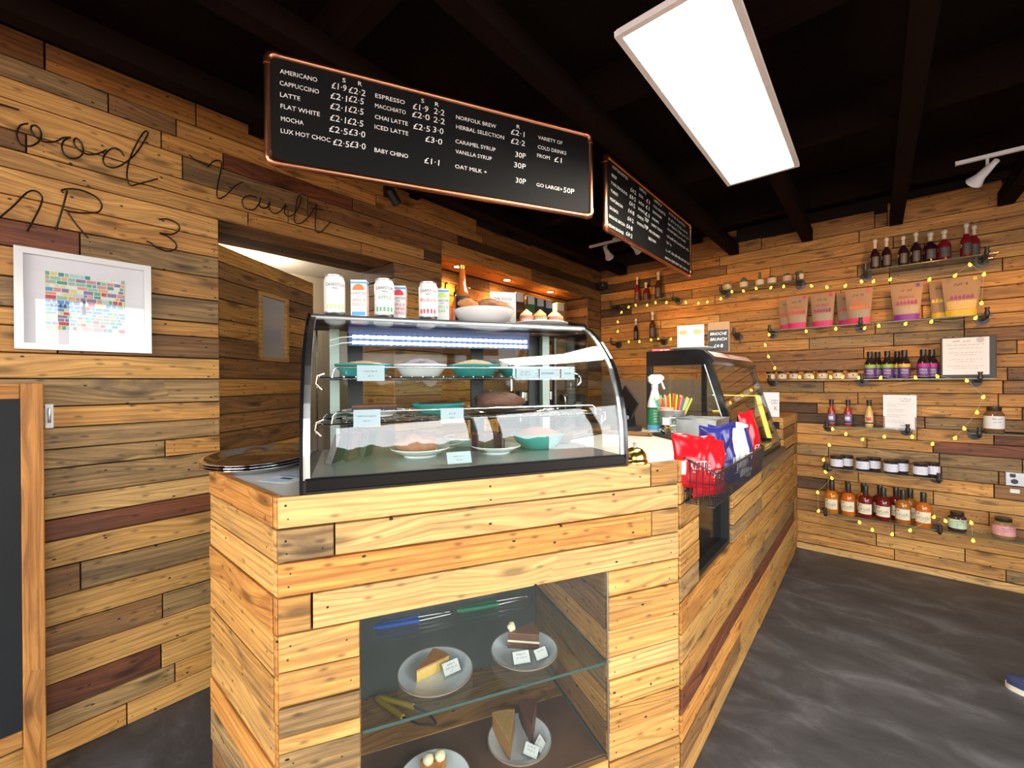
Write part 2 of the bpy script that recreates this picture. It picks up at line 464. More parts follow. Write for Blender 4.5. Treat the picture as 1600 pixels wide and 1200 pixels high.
# left wall: thick, with a doorway and a lit recess
mbw = MB()
XB = XL-.385
mbw.box(XB, XL-.019, YN, .60, 0, ZC)
mbw.box(XB, XL-.019, .60, 1.517, 2.105, ZC)
mbw.box(XB, XL-.019, 1.537, 1.90, 0, ZC)
mbw.box(XB, XL-.019, 1.90, 3.836, 2.235, ZC)
mbw.box(XB, XL-.275, 1.90, 3.836, 0, 2.235)
mbw.box(XB, XL-.019, 3.836, YB+.2, 0, ZC)
wl = struct('wall_left', mbw, M_back)
zr = [0,.086,.168,.268,.374,.476,.578,.684,.782,.860,.939,1.042,1.112,1.190,1.266,1.367,1.457,1.550,1.614,1.717,1.820,1.912,1.996,2.088,2.171,2.247,2.323,2.395,2.471,2.573]
E_ = .60
lw_rows = [
    [(YN,.279,'h'),(.279,E_,'l')], [(YN,.431,'g'),(.431,E_,'h')], [(YN,.386,'r'),(.386,E_,'l')], [(YN,E_,'l')],
    [(YN,-.3,'h'),(-.3,.391,'b'),(.391,E_,'g')], [(YN,E_,'l')], [(YN,.153,'b'),(.153,E_,'g')], [(YN,E_,'l')],
    [(YN,.02,'h'),(.02,E_,'r')], [(YN,E_,'n')], [(YN,E_,'g')], [(YN,.404,'g'),(.404,E_,'h')], [(YN,E_,'g')], [(YN,E_,'h')],
    [(YN,E_,'g')], [(YN,E_,'l')], [(YN,.10,'h'),(.10,E_,'b')], [(YN,E_,'h')], [(YN,E_,'g')], [(YN,E_,'h')],
    [(YN,.16,'r'),(.16,E_,'g')], [(YN,-.3,'h'),(-.3,E_,'h')], [(YN,-.4,'b'),(-.4,E_,'l')], [(YN,.72,'l'),(.72,1.30,'h'),(1.30,2.2,'h'),(2.2,3.1,'b'),(3.1,YB,'b')],
    [(YN,.03,'b'),(.03,.90,'l'),(.90,1.75,'l'),(1.75,3.0,'d'),(3.0,YB,'b')], [(YN,.47,'l'),(.47,1.0,'g'),(1.0,1.9,'b'),(1.9,2.9,'h'),(2.9,YB,'b')],
    [(YN,.40,'l'),(.40,.62,'h'),(.62,1.25,'r'),(1.25,2.05,'b'),(2.05,3.2,'d'),(3.2,YB,'d')], [(YN,-.15,'h'),(-.15,.24,'g'),(.24,.45,'b'),(.45,1.4,'h'),(1.4,2.3,'h'),(2.3,3.3,'b'),(3.3,YB,'b')],
    [(YN,-.1,'b'),(-.1,.52,'b'),(.52,1.5,'b'),(1.5,2.24,'h'),(2.24,2.9,'h'),(2.9,YB,'b')],
]
rows = []
for i in range(23): rows.append((zr[i], zr[i+1], lw_rows[i]))
board_wall(wl, lambda s, z: (XL, s, z), rows, ex=(0,1,0), ein=(-1,0,0))
# post between doorway and recess, end post
rg = random.Random(4)
for i in range(22):
    plank(wl, (XL, 1.519, zr[i]), (0,1,0), (-1,0,0), .381, zr[i+1]-zr[i], rg.choice('hbghbg'))
    plank(wl, (XL, 3.838, zr[i]), (0,1,0), (-1,0,0), .272, zr[i+1]-zr[i], rg.choice('bbhdg'))
top_rows = [(2.088,2.155,lw_rows[23]), (2.155,2.221,lw_rows[24]), (2.221,2.323,lw_rows[25]), (2.323,2.395,lw_rows[26]), (2.395,2.471,lw_rows[27])]
board_wall(wl, lambda s, z: (XL, s, z), [(1.996,2.088,[(1.519,1.90,'b'),(3.838,YB,'b')])], ex=(0,1,0), ein=(-1,0,0))
board_wall(wl, lambda s, z: (XL, s, z), top_rows, holes=[(1.90,3.836,0,2.222)], ex=(0,1,0), ein=(-1,0,0))
for a, b, t, h in ((YN,-.1,'b',.10),(-.1,.075,'b',.10),(.075,.52,'h',.10),(.52,1.5,'h',.10),(1.5,2.24,'h',.085),(2.24,2.9,'b',.045),(2.9,YB,'b',.06)):
    plank(wl, (XL, a, 2.471), (0,1,0), (-1,0,0), b-a, h, t)
# linings: doorway right jamb and soffit, recess soffit / back / side
for i in range(23):
    plank(wl, (XB, 1.517, zr[i]), (1,0,0), (0,1,0), .385, zr[i+1]-zr[i], rg.choice('bbhdb'))
for i in range(4):
    plank(wl, (XL-.385+.096*i, .60, 2.088), (0,1,0), (0,0,1), .917, .096, 'bdbb'[i])
for i in range(3):
    plank(wl, (XL-.26+.0866*i, 1.90, 2.218), (0,1,0), (0,0,1), 1.936, .0866, 'hoh'[i])
z = 0
while z < 2.2:
    for a, b, t in rand_segs(1.90, 3.836, rg, 'hohb', .5, 1.2):
        plank(wl, (XL-.256, a, z), (0,1,0), (-1,0,0), b-a, min(.092, 2.216-z), t)
    z += .092
z = 0
while z < 2.2:
    plank(wl, (XL-.26, 3.836, z), (1,0,0), (0,1,0), .258, min(.092, 2.216-z), rg.choice('hbhb')); z += .092

# back wall
wb = struct('wall_back', MB().box(XB, XF+.2, YB+.019, YB+.2, 0, ZC), M_back)
rb = random.Random(23)
bz = [.048,.125,.215,.305,.395,.482,.575,.665,.75,.84,.92,1.005,1.085,1.165,1.25,1.335,1.42,1.505,1.59,1.68,1.77,1.86,1.945,2.035,2.12,2.205,2.29,2.375,2.46]
XR = XF
spec = {   # boards that stand out, from the left end of the visible stretch
    0: [(XL,-.9,'b'),(-.9,.1,'h'),(.1,.63,'h'),(.63,XR,'g')],
    1: [(XL,.0,'h'),(.0,.45,'l'),(.45,1.3,'h'),(1.3,XR,'l')],
    2: [(XL,-.6,'b'),(-.6,.1,'h'),(.1,.9,'h'),(.9,XR,'h')],
    3: [(XL,-.12,'b'),(-.12,.65,'h'),(.65,XR,'b')],
    5: [(XL,-.29,'d'),(-.29,.3,'h'),(.3,1.1,'l'),(1.1,XR,'h')],
    6: [(XL,-.1,'h'),(-.1,.58,'h'),(.58,XR,'b')],
    7: [(XL,.34,'h'),(.34,.6,'g'),(.6,XR,'b')],
    8: [(XL,-.28,'g'),(-.28,.33,'g'),(.33,.7,'g'),(.7,XR,'g')],
    9: [(XL,-.05,'h'),(-.05,.30,'h'),(.30,XR,'r')],
    10: [(XL,.22,'l'),(.22,.58,'h'),(.58,XR,'r')],
    11: [(XL,-.05,'d'),(-.05,.26,'b'),(.26,XR,'g')],
    12: [(XL,-.35,'d'),(-.35,.2,'h'),(.2,.7,'h'),(.7,XR,'b')],
    13: [(XL,-.1,'h'),(-.1,.6,'h'),(.6,XR,'h')],
    16: [(XL,-1.1,'h'),(-1.1,.3,'b'),(.3,XR,'h')],
    18: [(XL,-1.2,'h'),(-1.2,-.4,'h'),(-.4,.1,'g'),(.1,.45,'g'),(.45,XR,'b')],
    19: [(XL,-.9,'h'),(-.9,.0,'h'),(.0,.45,'g'),(.45,XR,'h')],
    23: [(XL,-1.9,'d'),(-1.9,-1.1,'h'),(-1.1,.08,'h'),(.08,.62,'g'),(.62,XR,'h')],
    22: [(XL,-1.7,'b'),(-1.7,-.2,'o'),(-.2,XR,'h')],
    24: [(XL,-1.3,'b'),(-1.3,-.1,'h'),(-.1,.55,'g'),(.55,XR,'h')],
    26: [(XL,-1.7,'d'),(-1.7,-1.0,'b'),(-1.0,.1,'h'),(.1,XR,'h')],
}
rows = []
for i in range(len(bz)-1):
    tones = 'hhhlbho' if i > 14 else 'hhhlgb'
    rows.append((bz[i], bz[i+1], spec.get(i) or rand_segs(XL, XR, rb, tones)))
board_wall(wb, lambda s, z: (s, YB, z), rows)
for a, b, t, z1 in ((XL,-1.45,'b',2.54),(-1.45,-.98,'h',2.62),(-.98,-.73,'h',2.555),(-.73,-.40,'h',2.55),(-.40,.0,'h',2.59),(.0,.07,'h',2.56),(.07,.62,'h',2.62),(.62,XR,'h',2.60)):
    plank(wb, (a, YB, 2.46), (1,0,0), (0,1,0), b-a, z1-2.46, t)
plank(wb, (-1.2, YB, 2.615), (1,0,0), (0,1,0), .28, .05, 'h')
bb = struct('baseboard_back', MB().bbox(-.486, XR, YB-.022, YB, 0, .046, .003), W['n'])
struct('trim_1', MB().bbox(XL+.005, -1.05, YB-.012, YB-.0005, .90, 1.365, .002), mat('splashback_grey', (.20,.165,.13), .5))

# shop front with big glazed doors standing open (out of view, lets the day in)
M_frame = mat('anthracite_frame', (.03,.032,.035), .4)
mf = MB()
mf.box(XF, XF+.12, YN, -1.45, 0, ZC); mf.box(XF, XF+.12, 2.15, YB+.2, 0, ZC); mf.box(XF, XF+.12, -1.45, 2.15, 2.30, ZC)
struct('wall_front', mf, mat('white_render', (.62,.60,.56), .8))
win = struct('window_1', MB().box(XF+.02, XF+.09, -1.45, 2.15, 0, .05).box(XF+.02, XF+.09, -1.45, 2.15, 2.25, 2.30), M_frame)
for y in (-1.45, .06, .30, 1.25, 2.07):
    obj('mullion', MB().box(XF+.02, XF+.09, y, y+.08, .05, 2.25), M_frame, win)
struct('wall_near', MB().box(XB, -1.80, YN-.12, YN, 0, ZC).box(1.50, XF+.12, YN-.12, YN, 0, ZC).box(-1.80, 1.50, YN-.12, YN, 2.28, ZC).box(-1.80, 1.50, YN-.12, YN, 0, .32), W['h'])
win2 = struct('window_2', MB().box(-1.80, 1.50, YN-.09, YN-.03, .32, .38).box(-1.80, 1.50, YN-.09, YN-.03, 2.22, 2.28), M_frame)
for x in (-1.80, -.72, .36, 1.44): obj('mullion', MB().box(x, x+.06, YN-.09, YN-.03, .38, 2.22), M_frame, win2)
struct('ground_outside', MB().box(-12, 14, -14, YN-.13, -.12, -.04).box(XF+.13, 14, YN-.13, 14, -.12, -.04), mat('red_paving', (.34,.17,.12), .8, var=.2, vs=3))
struct('hedge_bank_outside', MB().grid(lambda a, b: (5.6+b*.7+.12*math.sin(a*40), -8+a*8.6, -.05+b*(1.45+.10*math.sin(a*57)+.07*math.sin(a*131))), 80, 6), mat('hedge_green', (.10,.16,.05), .9, var=.6, vs=7))

# room behind the doorway
mk = MB()
mk.box(-4.4, -4.3, -.2, 3.2, 0, 2.5)
struct('wall_kitchen', mk, M_plaster)
struct('wall_kitchen_side', MB().box(-4.4, XB-.001, 2.42, 2.52, 0, 2.5), M_plaster)
struct('wall_kitchen_end', MB().box(-4.4, XB-.001, -.7, -.6, 0, 2.5), M_plaster)
struct('ceiling_kitchen', MB().box(-4.4, XB-.001, -.7, 2.52, 2.42, 2.5), mat('white_ceiling', (.62,.60,.55), .9))

# planked door standing open into that room
dd = Vector((-.571, .820, 0)).normalized()
dn = Vector((dd.y, -dd.x, 0))       # towards the camera
door = struct('door_1', MB().box(.0, .79, .004, .036, .012, 2.0), mat('door_core', (.10,.06,.03), .7), loc=(-2.345, .612, 0), rot=(0, 0, math.atan2(dd.y, dd.x)))
rd = random.Random(8)
dz = [.012,.11,.20,.30,.39,.48,.575,.66,.75,.845,.93,1.02,1.115,1.20,1.285,1.37,1.47,1.565,1.65,1.745,1.84,1.92,2.0]
tn = 'hbhgbhbbhbhbbbhbbhhbbh'
def local_plank(parent, x0, x1, z0, z1, tone, y=-.014, t=.018):
    p = plank(None, (0,0,0), (1,0,0), (0,1,0), x1-x0, z1-z0, tone, t, proud=False)
    p.parent = parent; p.location = (x0, y, z0); p.rotation_euler = (0,0,0); return p
for i in range(22):
    if dz[i] > 1.46 and dz[i+1] < 1.85:
        local_plank(door, 0, .272, dz[i], dz[i+1], tn[i]); local_plank(door, .518, .79, dz[i], dz[i+1], tn[i])
    else: local_plank(door, 0, .79, dz[i], dz[i+1], tn[i])
fr = MB()
for a in ((.272,.292,1.47,1.84),(.498,.518,1.47,1.84),(.292,.498,1.47,1.49),(.292,.498,1.82,1.84)): fr.box(a[0], a[1], -.022, .004, a[2], a[3])
obj('window_frame', fr, W['l'], door)
obj('window_pane', MB().box(.292, .498, -.004, .002, 1.49, 1.82), mat('painted_bright_pane', (.42,.41,.40), .12, metal=.35, vs=3, var=.3), door)  # pale grey paints in the reflection and bright room behind the glass

# ------------------------------------------------------------------ service counter (three faces: side, slanted front, long right side)
LC = Vector((-1.035, .383, 0)); RC = Vector((-.488, 1.400, 0))
CU = (RC-LC).normalized(); CN = Vector((-CU.y, CU.x, 0)); CA = math.atan2(CU.y, CU.x); CL = (RC-LC).length
ZT = 1.084
def cp(u, v, z=0): return LC + CU*u + CN*v + Vector((0, 0, z))
XCT = -.484
counter = thing('service_counter', 'plank-clad service counter with a glass-fronted cake niche in its slanted front', 'counter', (-.95, 1.0, 0))
CO = Vector((-.95, 1.0, 0))
def cobj(name, mb, m, **k):
    return obj(name, mb, m, counter, loc=-CO, **k)
# dark carcass behind the boards
mc = MB()
def uvbox(mb, u0, u1, v0, v1, z0, z1, m=0):
    n = len(mb.v); mb.box(u0, u1, v0, v1, z0, z1, m)
    mb.v[n:] = [tuple(cp(*p)) for p in mb.v[n:]]
uvbox(mc, .02, .159, .019, .55, 0, 1.062); uvbox(mc, .903, CL-.02, .019, .55, 0, 1.062)
uvbox(mc, .172, .892, .019, .55, 0, .196); uvbox(mc, .172, .892, .019, .55, .785, 1.062); uvbox(mc, .172, .892, .548, .56, .196, .785)
mc.box(-1.54, -1.06, .402, .425, 0, 1.062)
mc.box(-1.05, XCT-.06, 1.60, 2.30, 0, 1.062); mc.box(-1.05, XCT-.02, 1.42, 1.60, 0, 1.062); mc.box(-1.05, XCT-.02, 2.07, 2.30, 0, 1.0)
mc.box(-1.05, XCT-.02, 1.60, 2.07, 0, .62)
mc.box(-1.05, XCT-.02, 2.30, 3.42, 0, .845); mc.box(-1.05, XCT-.02, 3.42, YB, 0, 1.06)
cobj('carcass', mc, M_back)
zc = [0,.085,.16,.235,.32,.405,.495,.533,.600,.680,.767,.853,.932,1.008,1.084]
def front(u0, u1, z0, z1, tone): plank(counter, cp(u0, 0, z0), CU, CN, u1-u0, z1-z0, tone)
NU0, NU1 = .178, .884
front(0, 1.047, 1.008, 1.084, 'n'); front(1.047, CL, 1.008, 1.084, 'h')
front(0, .122, .932, 1.008, 'g'); front(.122, CL, .932, 1.008, 'n')
front(0, 1.046, .853, .932, 'o'); front(1.046, CL, .853, .932, 'l')
front(0, .072, .767, .853, 'h'); front(.072, CL, .767, .853, 'n')
for i, t in zip(range(9, -1, -1), 'lhglghlhll'): front(.0, NU0, zc[i], zc[i+1], t)
rr_ = [0,.09,.188,.274,.353,.436,.504,.587,.688,.767]
for i, t in enumerate('lhlhlnlhl'): front(NU1, CL, rr_[i], rr_[i+1], t)
front(NU0, NU1, 0, .10, 'h'); front(NU0, NU1, .10, .197, 'l')
# left side face
zs = [0,.085,.175,.265,.365,.455,.56,.665,.765,.853,.932,1.008,1.084]
for i, t in enumerate('ghbgolhhollo'):
    plank(counter, (-1.543, .383, zs[i]), (1,0,0), (0,1,0), .508-.022, zs[i+1]-zs[i], t)
    plank(counter, (-1.543+.486, .383, zs[i]), (1,0,0), (0,1,0), .020, zs[i+1]-zs[i], 'o' if i < 8 else t, proud=False)
# right side face, round the black drinks-fridge panel and the sunken hot cabinet
rc2 = random.Random(31)
def right(y0, y1, z0, z1, tone): plank(counter, (XCT, y0, z0), (0,1,0), (-1,0,0), y1-y0, z1-z0, tone)
zz = [0,.075,.16,.25,.335,.42,.515,.62]
tt = ['lh','bl','ol','rr','hg','lh','oh']
for i in range(7):
    a, b = tt[i]
    sp = (2.6,2.2,2.9,2.0,2.45,3.0,2.3)[i]
    right(1.402, sp, zz[i], zz[i+1], a); right(sp, 3.955, zz[i], zz[i+1], b)
zz2 = [.62,.70,.775,.86,.94,1.012,1.084]
for i, t in enumerate('ghlhlh'): right(1.402, 1.600, zz2[i], zz2[i+1], t)
for i, t in enumerate(['gh','lh','lg']):
    right(2.066, 2.7, zz2[i], min(zz2[i+1], .85), t[0]); right(2.7, 3.955, zz2[i], min(zz2[i+1], .85), t[1])
right(2.066, 2.255, .85, .925, 'b'); right(2.066, 2.255, .925, .985, 'r')
for i in range(3, 6):
    z0 = max(zz2[i], .85)
    right(3.42, 3.955, z0, zz2[i+1], 'hbl'[i-3])
    plank(counter, (-1.05, 3.42, z0), (1,0,0), (0,1,0), 1.05+XCT-.001, zz2[i+1]-z0, 'lhh'[i-3])
for z0, z1, t in ((.85,.93,'h'),(.93,1.01,'h'),(1.01,1.084,'l')): right(3.96, YB-.002, z0, z1, t)
for z0 in range(10): right(3.957, YB-.002, .085*z0, .085*z0+.085, rc2.choice('hlb'))
cobj('pillar_top', MB().bbox(-1.05, XCT-.002, 3.425, YB-.002, 1.062, 1.086, .002), W['l'])
# recessed black fridge panel in the right side
pn = MB(); pn.box(XCT-.055, XCT-.045, 1.602, 2.064, .622, 1.05)
cobj('fridge_panel', pn, M_gblack)
fr = MB(); fr.box(XCT-.045, XCT-.012, 1.602, 2.064, .622, .640).box(XCT-.045, XCT-.012, 2.046, 2.064, .640, 1.05)
cobj('fridge_panel_trim', fr, M_plast)
# cake niche
nb = MB(); uvbox(nb, NU0, NU1, .535, .547, .2, .78)
cobj('niche_back_panel', nb, mat('niche_back_gloss', (.10,.105,.11), .25, vs=4, var=.4))
nf = MB(); uvbox(nf, NU0, NU1, .02, .285, .197, .202); cobj('niche_floor_mat', nf, mat('brown_board', (.16,.085,.05), .5, var=.25, vs=14))
plank(counter, cp(NU0, .285, .203), CU, (0,0,-1), NU1-NU0, .25, 'h', proud=False)
for i in range(6):
    plank(counter, cp(NU1, .535, .2+.096*i), -CN, CU, .515, .096, 'bhghbb'[i], proud=False)
    plank(counter, cp(NU0, .02, .2+.096*i), CN, -CU, .515, .096, 'hbghbb'[i], proud=False)
sh = MB(); uvbox(sh, NU0+.004, NU1-.004, .012, .53, .482, .490); cobj('niche_glass_shelf', sh, [glass('niche_shelf_glass', (.88,.93,.90), .06)])
ed = MB(); uvbox(ed, NU0+.004, NU1-.004, .0095, .0118, .482, .490); uvbox(ed, NU1-.008, NU1-.0042, .012, .53, .4905, .494)
uvbox(ed, NU1-.008, NU1-.0042, .012, .53, .2025, .208)
cobj('shelf_edge', ed, mat('glass_edge_green', (.06,.11,.10), .15))
gp = MB(); uvbox(gp, NU0, NU1, .003, .007, .197, .767); cobj('niche_glass_pane', gp, G_niche)
gs = MB(); uvbox(gs, NU1-.004, NU1-.0005, -.0005, .002, .197, .767); cobj('pane_edge_strip', gs, M_alu)

# worktop (one continuous slab following the counter)
wt = MB()
poly = [(-1.528,.398), (-1.043,.398), tuple(cp(CL-.012, .014)[:2]), (XCT-.014, 1.41), (XCT-.014, 2.30), (-1.05, 2.30), (-1.05, 1.55), tuple(cp(.35,.62)[:2]), (-1.528,.62)]
wt.prism(poly, 1.062, 1.080)
tag(obj('worktop', wt, M_lam), 'grey laminate worktop lying on the plank counter', 'worktop')

# ------------------------------------------------------------------ curved glass display case
KA = R(61.3); KU = Vector((math.cos(KA), math.sin(KA), 0)); KN = Vector((-KU.y, KU.x, 0)); KO = Vector((-1.013, .428, ZT))
case = thing('display_case', 'black curved-glass refrigerated cake display case on the counter', 'display case', tuple(KO), KA)
KW, KD, KH = .90, .50, .455
prof = [(0,.032),(.002,.09),(.006,.133),(.014,.175),(.023,.211),(.038,.255),(.058,.302),(.080,.333),(.108,.363),(.136,.391),(.167,.415),(.20,.436),(.234,.450)]
mb = MB(); mb.bbox(0, KW, -.004, KD, 0, .030, .003); obj('base', mb, M_sblack, case)
obj('front_rail', MB().bbox(.008, KW-.008, -.006, .012, .004, .036, .004), mat('rail_black', (.004,.004,.004), .3, spec=.2), case)
obj('deck', MB().box(.02, KW-.02, .012, KD-.02, .030, .034), mat('steel_deck', (.34,.35,.36), .3, metal=.6), case)
# end frames: black curved rims with an aluminium inner strip and a glass cheek
for x0, x1, xs0, xs1, xg in ((-.002,.006,.006,.020,.002), (KW-.006,KW+.002,KW-.020,KW-.006,KW-.002)):
    outer = [(-.006,0)]+[(d-.006, z) for d, z in prof]+[(.236,.458),(KD,.458),(KD,0)]
    inner = [(KD-.03,.034),(KD-.03,.440),(.244,.440)]+[(d+.018, z-.004) for d, z in prof[::-1]]+[(.018,.034)]
    n = MB(); k = len(outer)
    ring = []
    # rim as a strip of quads between outer and an offset inner curve
    oc = [(-.006,.0)]+[(d-.006, z) for d, z in prof]+[(.236,.458)]
    ic = [(.016,.0)]+[(d+.014, z-.003) for d, z in prof]+[(.246,.440)]
    for i in range(len(oc)-1):
        for x in (x0, x1):
            n.quad((x,)+oc[i], (x,)+oc[i+1], (x,)+ic[i+1], (x,)+ic[i])
        n.quad((x0,)+oc[i], (x0,)+oc[i+1], (x1,)+oc[i+1], (x1,)+oc[i]); n.quad((x0,)+ic[i], (x0,)+ic[i+1], (x1,)+ic[i+1], (x1,)+ic[i])
    n.box(x0, x1, KD-.022, KD, 0, .458).box(x0, x1, .236, KD, .440, .458)
    obj('end_frame', n, M_gblack, case)
    st = MB()
    for i in range(len(prof)-1):
        a, b = prof[i], prof[i+1]
        st.quad((xs0, a[0]+.001, a[1]), (xs1, a[0]+.001, a[1]), (xs1, b[0]+.001, b[1]), (xs0, b[0]+.001, b[1]))
        st.quad((xs0, a[0]+.008, a[1]-.002), (xs0, b[0]+.008, b[1]-.002), (xs1, b[0]+.008, b[1]-.002), (xs1, a[0]+.008, a[1]-.002))
        for xx in (xs0, xs1):
            st.quad((xx, a[0]+.001, a[1]), (xx, b[0]+.001, b[1]), (xx, b[0]+.008, b[1]-.002), (xx, a[0]+.008, a[1]-.002))
    obj('trim_strip', st, M_alu, case)
    gl = MB(); pg = [(.014,.034)]+[(d+.012, z-.004) for d, z in prof]+[(KD-.022,.440),(KD-.022,.034)]
    gl.prism(pg, xg-.002, xg+.002, 'x'); obj('side_glass', gl, G_case, case)
cg = MB()
def curve_pt(b, off):
    f = b*(len(prof)-1); i = min(int(f), len(prof)-2); f -= i
    a, c = prof[i], prof[i+1]; return (a[0]+(c[0]-a[0])*f+off, a[1]+(c[1]-a[1])*f-off*.5)
cg.grid(lambda a, b: (.020+a*(KW-.040),)+curve_pt(b, .003), 2, 24)
cg.grid(lambda a, b: (.020+a*(KW-.040),)+curve_pt(b, .007), 2, 24, flip=True)
obj('curved_glass', cg, G_case, case, smooth=60)
obj('top_panel', MB().bbox(-.002, KW+.002, .240, KD, .440, .458, .002), M_sblack, case)
obj('top_trim', MB().bbox(.006, KW-.006, .230, .242, .441, .452, .002), mat('dark_trim', (.30,.29,.28), .35, metal=.9), case)
# inner uprights
for x in (.045, KW-.075):
    obj('upright', MB().box(x, x+.03, KD-.055, KD-.025, .034, .44), mat('case_upright_%d' % (x*100), (.33,.38,.34), .4, metal=.3), case)
for x in (.10, .54, KW-.12):
    obj('back_post', MB().box(x, x+.05, KD-.02, KD-.008, .034, .44), M_plast, case)
obj('back_glass', MB().box(.02, KW-.02, KD-.006, KD-.003, .034, .44), glass('back_acrylic', (.95,.96,.96), .010), case)
# led strips under the lid
M_led = emit('led_white', (.82,.90,1.0), 17)
M_ledb = mat('led_strip_blue', (.03,.05,.14), .4)
obj('led_backplate', MB().box(.105, .715, .322, .328, .376, .440), M_ledb, case)
for v, z in ((.3215,.404), (.3215,.386)):
    st = obj('led_strip', MB().box(.115, .705, v-.003, v, z-.005, z+.005), mat('led_tape_%d' % (z*1000), (.30,.36,.55), .4), case)
    dm = MB()
    for i in range(32):
        x = .122+i*.0186
        dm.box(x-.0048, x+.0048, v-.006, v-.003, z-.0042, z+.0042)
    tag(obj('diodes', dm, M_led, st), kind='stuff')
    obj('cable', MB().tube([(.05, v+.02, z-.012), (.085, v, z-.003), (.117, v-.0015, z)], .0018, 6), M_white, st)
# wire shelves
def wire_shelf(z, v0, v1, x0, x1):
    w = MB()
    r = .0022
    for y in (v0, v1, (v0+v1)/2): w.cyl((x0, y, z), (x1, y, z), r*1.3, 6)
    k = 26
    for i in range(k+1):
        x = x0+(x1-x0)*i/k
        w.cyl((x, v0, z+.003), (x, v1, z+.003), r*.7, 5)
    for i in range(1, 7):
        y = v0+(v1-v0)*i/7; w.cyl((x0, y, z), (x1, y, z), r*.7, 5)
    sh_ = obj('wire_shelf', w, M_chrome, case, smooth=50)
    g = MB()
    h = .030
    g.tube([(x0+.03, v0, z), (x0+.034, v0-.002, z+h-.008), (x0+.044, v0-.002, z+h), (x1-.044, v0-.002, z+h), (x1-.034, v0-.002, z+h-.008), (x1-.03, v0, z)], .0028, 8)
    obj('guard_rail', g, M_chrome, sh_, smooth=50)
    for x in (x0, x1):
        s = 1 if x == x0 else -1
        c = MB(); c.tube([(x+s*.01, v0+.01, z+.012), (x-s*.006, v0+.004, z+.006), (x-s*.010, v0+.006, z-.014), (x+s*.004, v0+.012, z-.03)], .003, 7)
        c.tube([(x, v0+.03, z+.004), (x-s*.012, v0+.03, z-.004), (x-s*.008, v0+.03, z-.026)], .003, 7)
        obj('shelf_clip', c, M_chrome, sh_, smooth=50)
    return sh_
wire_shelf(.272, .112, .44, .035, .80)
wire_shelf(.155, .070, .44, .035, .865)

def scrib(mb, o, ex, ez, width, h, seed=1, m=0, words=None):
    """small print that the photograph does not let one read: a row of word-like strokes"""
    rs = random.Random(seed); o = Vector(o); ex = Vector(ex); ez = Vector(ez); x = 0
    while x < width:
        w = min(rs.uniform(1.6, 4.2)*h, width-x)
        n = max(2, int(w/(h*.55)))
        for k in range(n):
            a = x + w*k/n; bw = h*.16
            if rs.random() < .85: mb.quad(o+ex*a, o+ex*(a+bw), o+ex*(a+bw)+ez*h*rs.uniform(.7,1), o+ex*a+ez*h*rs.uniform(.7,1), m)
            zz_ = h*rs.choice((0,.42,.8)); mb.quad(o+ex*a+ez*zz_, o+ex*(a+w/n*.8)+ez*zz_, o+ex*(a+w/n*.8)+ez*(zz_+bw), o+ex*a+ez*(zz_+bw), m)
        x += w + h*.7

# ------------------------------------------------------------------ things in and on the display case
def kp(u, v, z=0): return KO + KU*u + KN*v + Vector((0, 0, z))
M_teal = mat('teal_enamel', (.04,.29,.26), .2)
M_dishw = mat('white_dish', (.78,.80,.78), .2, var=.02)
M_plate = mat('plate_blue_white', (.80,.85,.90), .22, var=.02)
M_rim = mat('plate_brown_rim', (.30,.22,.17), .4)
M_choc = mat('chocolate', (.055,.024,.014), .6, var=.4, vs=90, bump=.5)
M_choc2 = mat('chocolate_brown', (.13,.05,.03), .65, var=.35, vs=120, bump=.6)
M_crumb = mat('brown_crumb', (.24,.105,.05), .8, var=.4, vs=160, bump=.8)
M_caram = mat('caramel_cake', (.34,.16,.05), .7, var=.3, vs=90, bump=.5)
M_sponge = mat('yellow_sponge', (.78,.50,.13), .85, var=.18, vs=150, bump=.6)
M_crust = mat('golden_crust', (.52,.22,.06), .7, var=.3, vs=70, bump=.5)
M_cream = mat('cream', (.85,.75,.50), .5, var=.08)
M_icing = mat('pink_icing', (.33,.115,.06), .6, var=.35, vs=60, bump=.4)
M_card = mat('pale_card', (.42,.50,.56), .5, var=.02)
M_cardclear = glass('clear_acrylic', (.90,.94,.95), .06)

def pie(name, label, u, v, z, r, dish, fill, h=.036, group=None, sh=1.0):
    t = thing(name, label, 'pie' if 'pie' in name else 'dish', tuple(kp(u, v, z)), KA, group)
    obj('dish', MB().lathe([(r*.62,0),(r*.70,.004),(r*.95,h*.85),(r,h),(r*.985,h+.003),(r*.93,h-.002),(r*.68,.010),(0,.010)], 32), dish, t, smooth=50)
    f = MB()
    f.grid(lambda a, b: (r*.93*b*math.cos(a*2*PI), r*.93*b*math.sin(a*2*PI), h-.004+.016*sh*(1-b*b)+.0025*math.sin(a*31+b*17)), 36, 8)
    obj('filling', f, fill, t, smooth=60)
    return t
zsu = .278
pie('fruit_pie', 'teal enamel pie dish at the left end of the upper wire shelf', .148, .30, zsu, .085, M_teal, M_crust, group='pie dishes on the upper wire shelf')
pie('fruit_pie', 'white pie dish with a dark berry filling on the upper wire shelf', .321, .29, zsu, .085, M_dishw, mat('berry_filling', (.10,.03,.035), .5, var=.4, vs=70, bump=.5), group='pie dishes on the upper wire shelf', sh=1.6)
pie('fruit_pie', 'teal pie dish with a pale crumble top, beside the white pie dish', .495, .27, zsu, .087, M_teal, mat('oat_crumble', (.45,.31,.16), .9, var=.35, vs=140, bump=.8), group='pie dishes on the upper wire shelf', sh=1.4)
pie('fruit_pie', 'shallow teal dish at the right end of the upper wire shelf', .662, .30, zsu, .075, M_teal, M_crust, h=.026, group='pie dishes on the upper wire shelf', sh=.4)

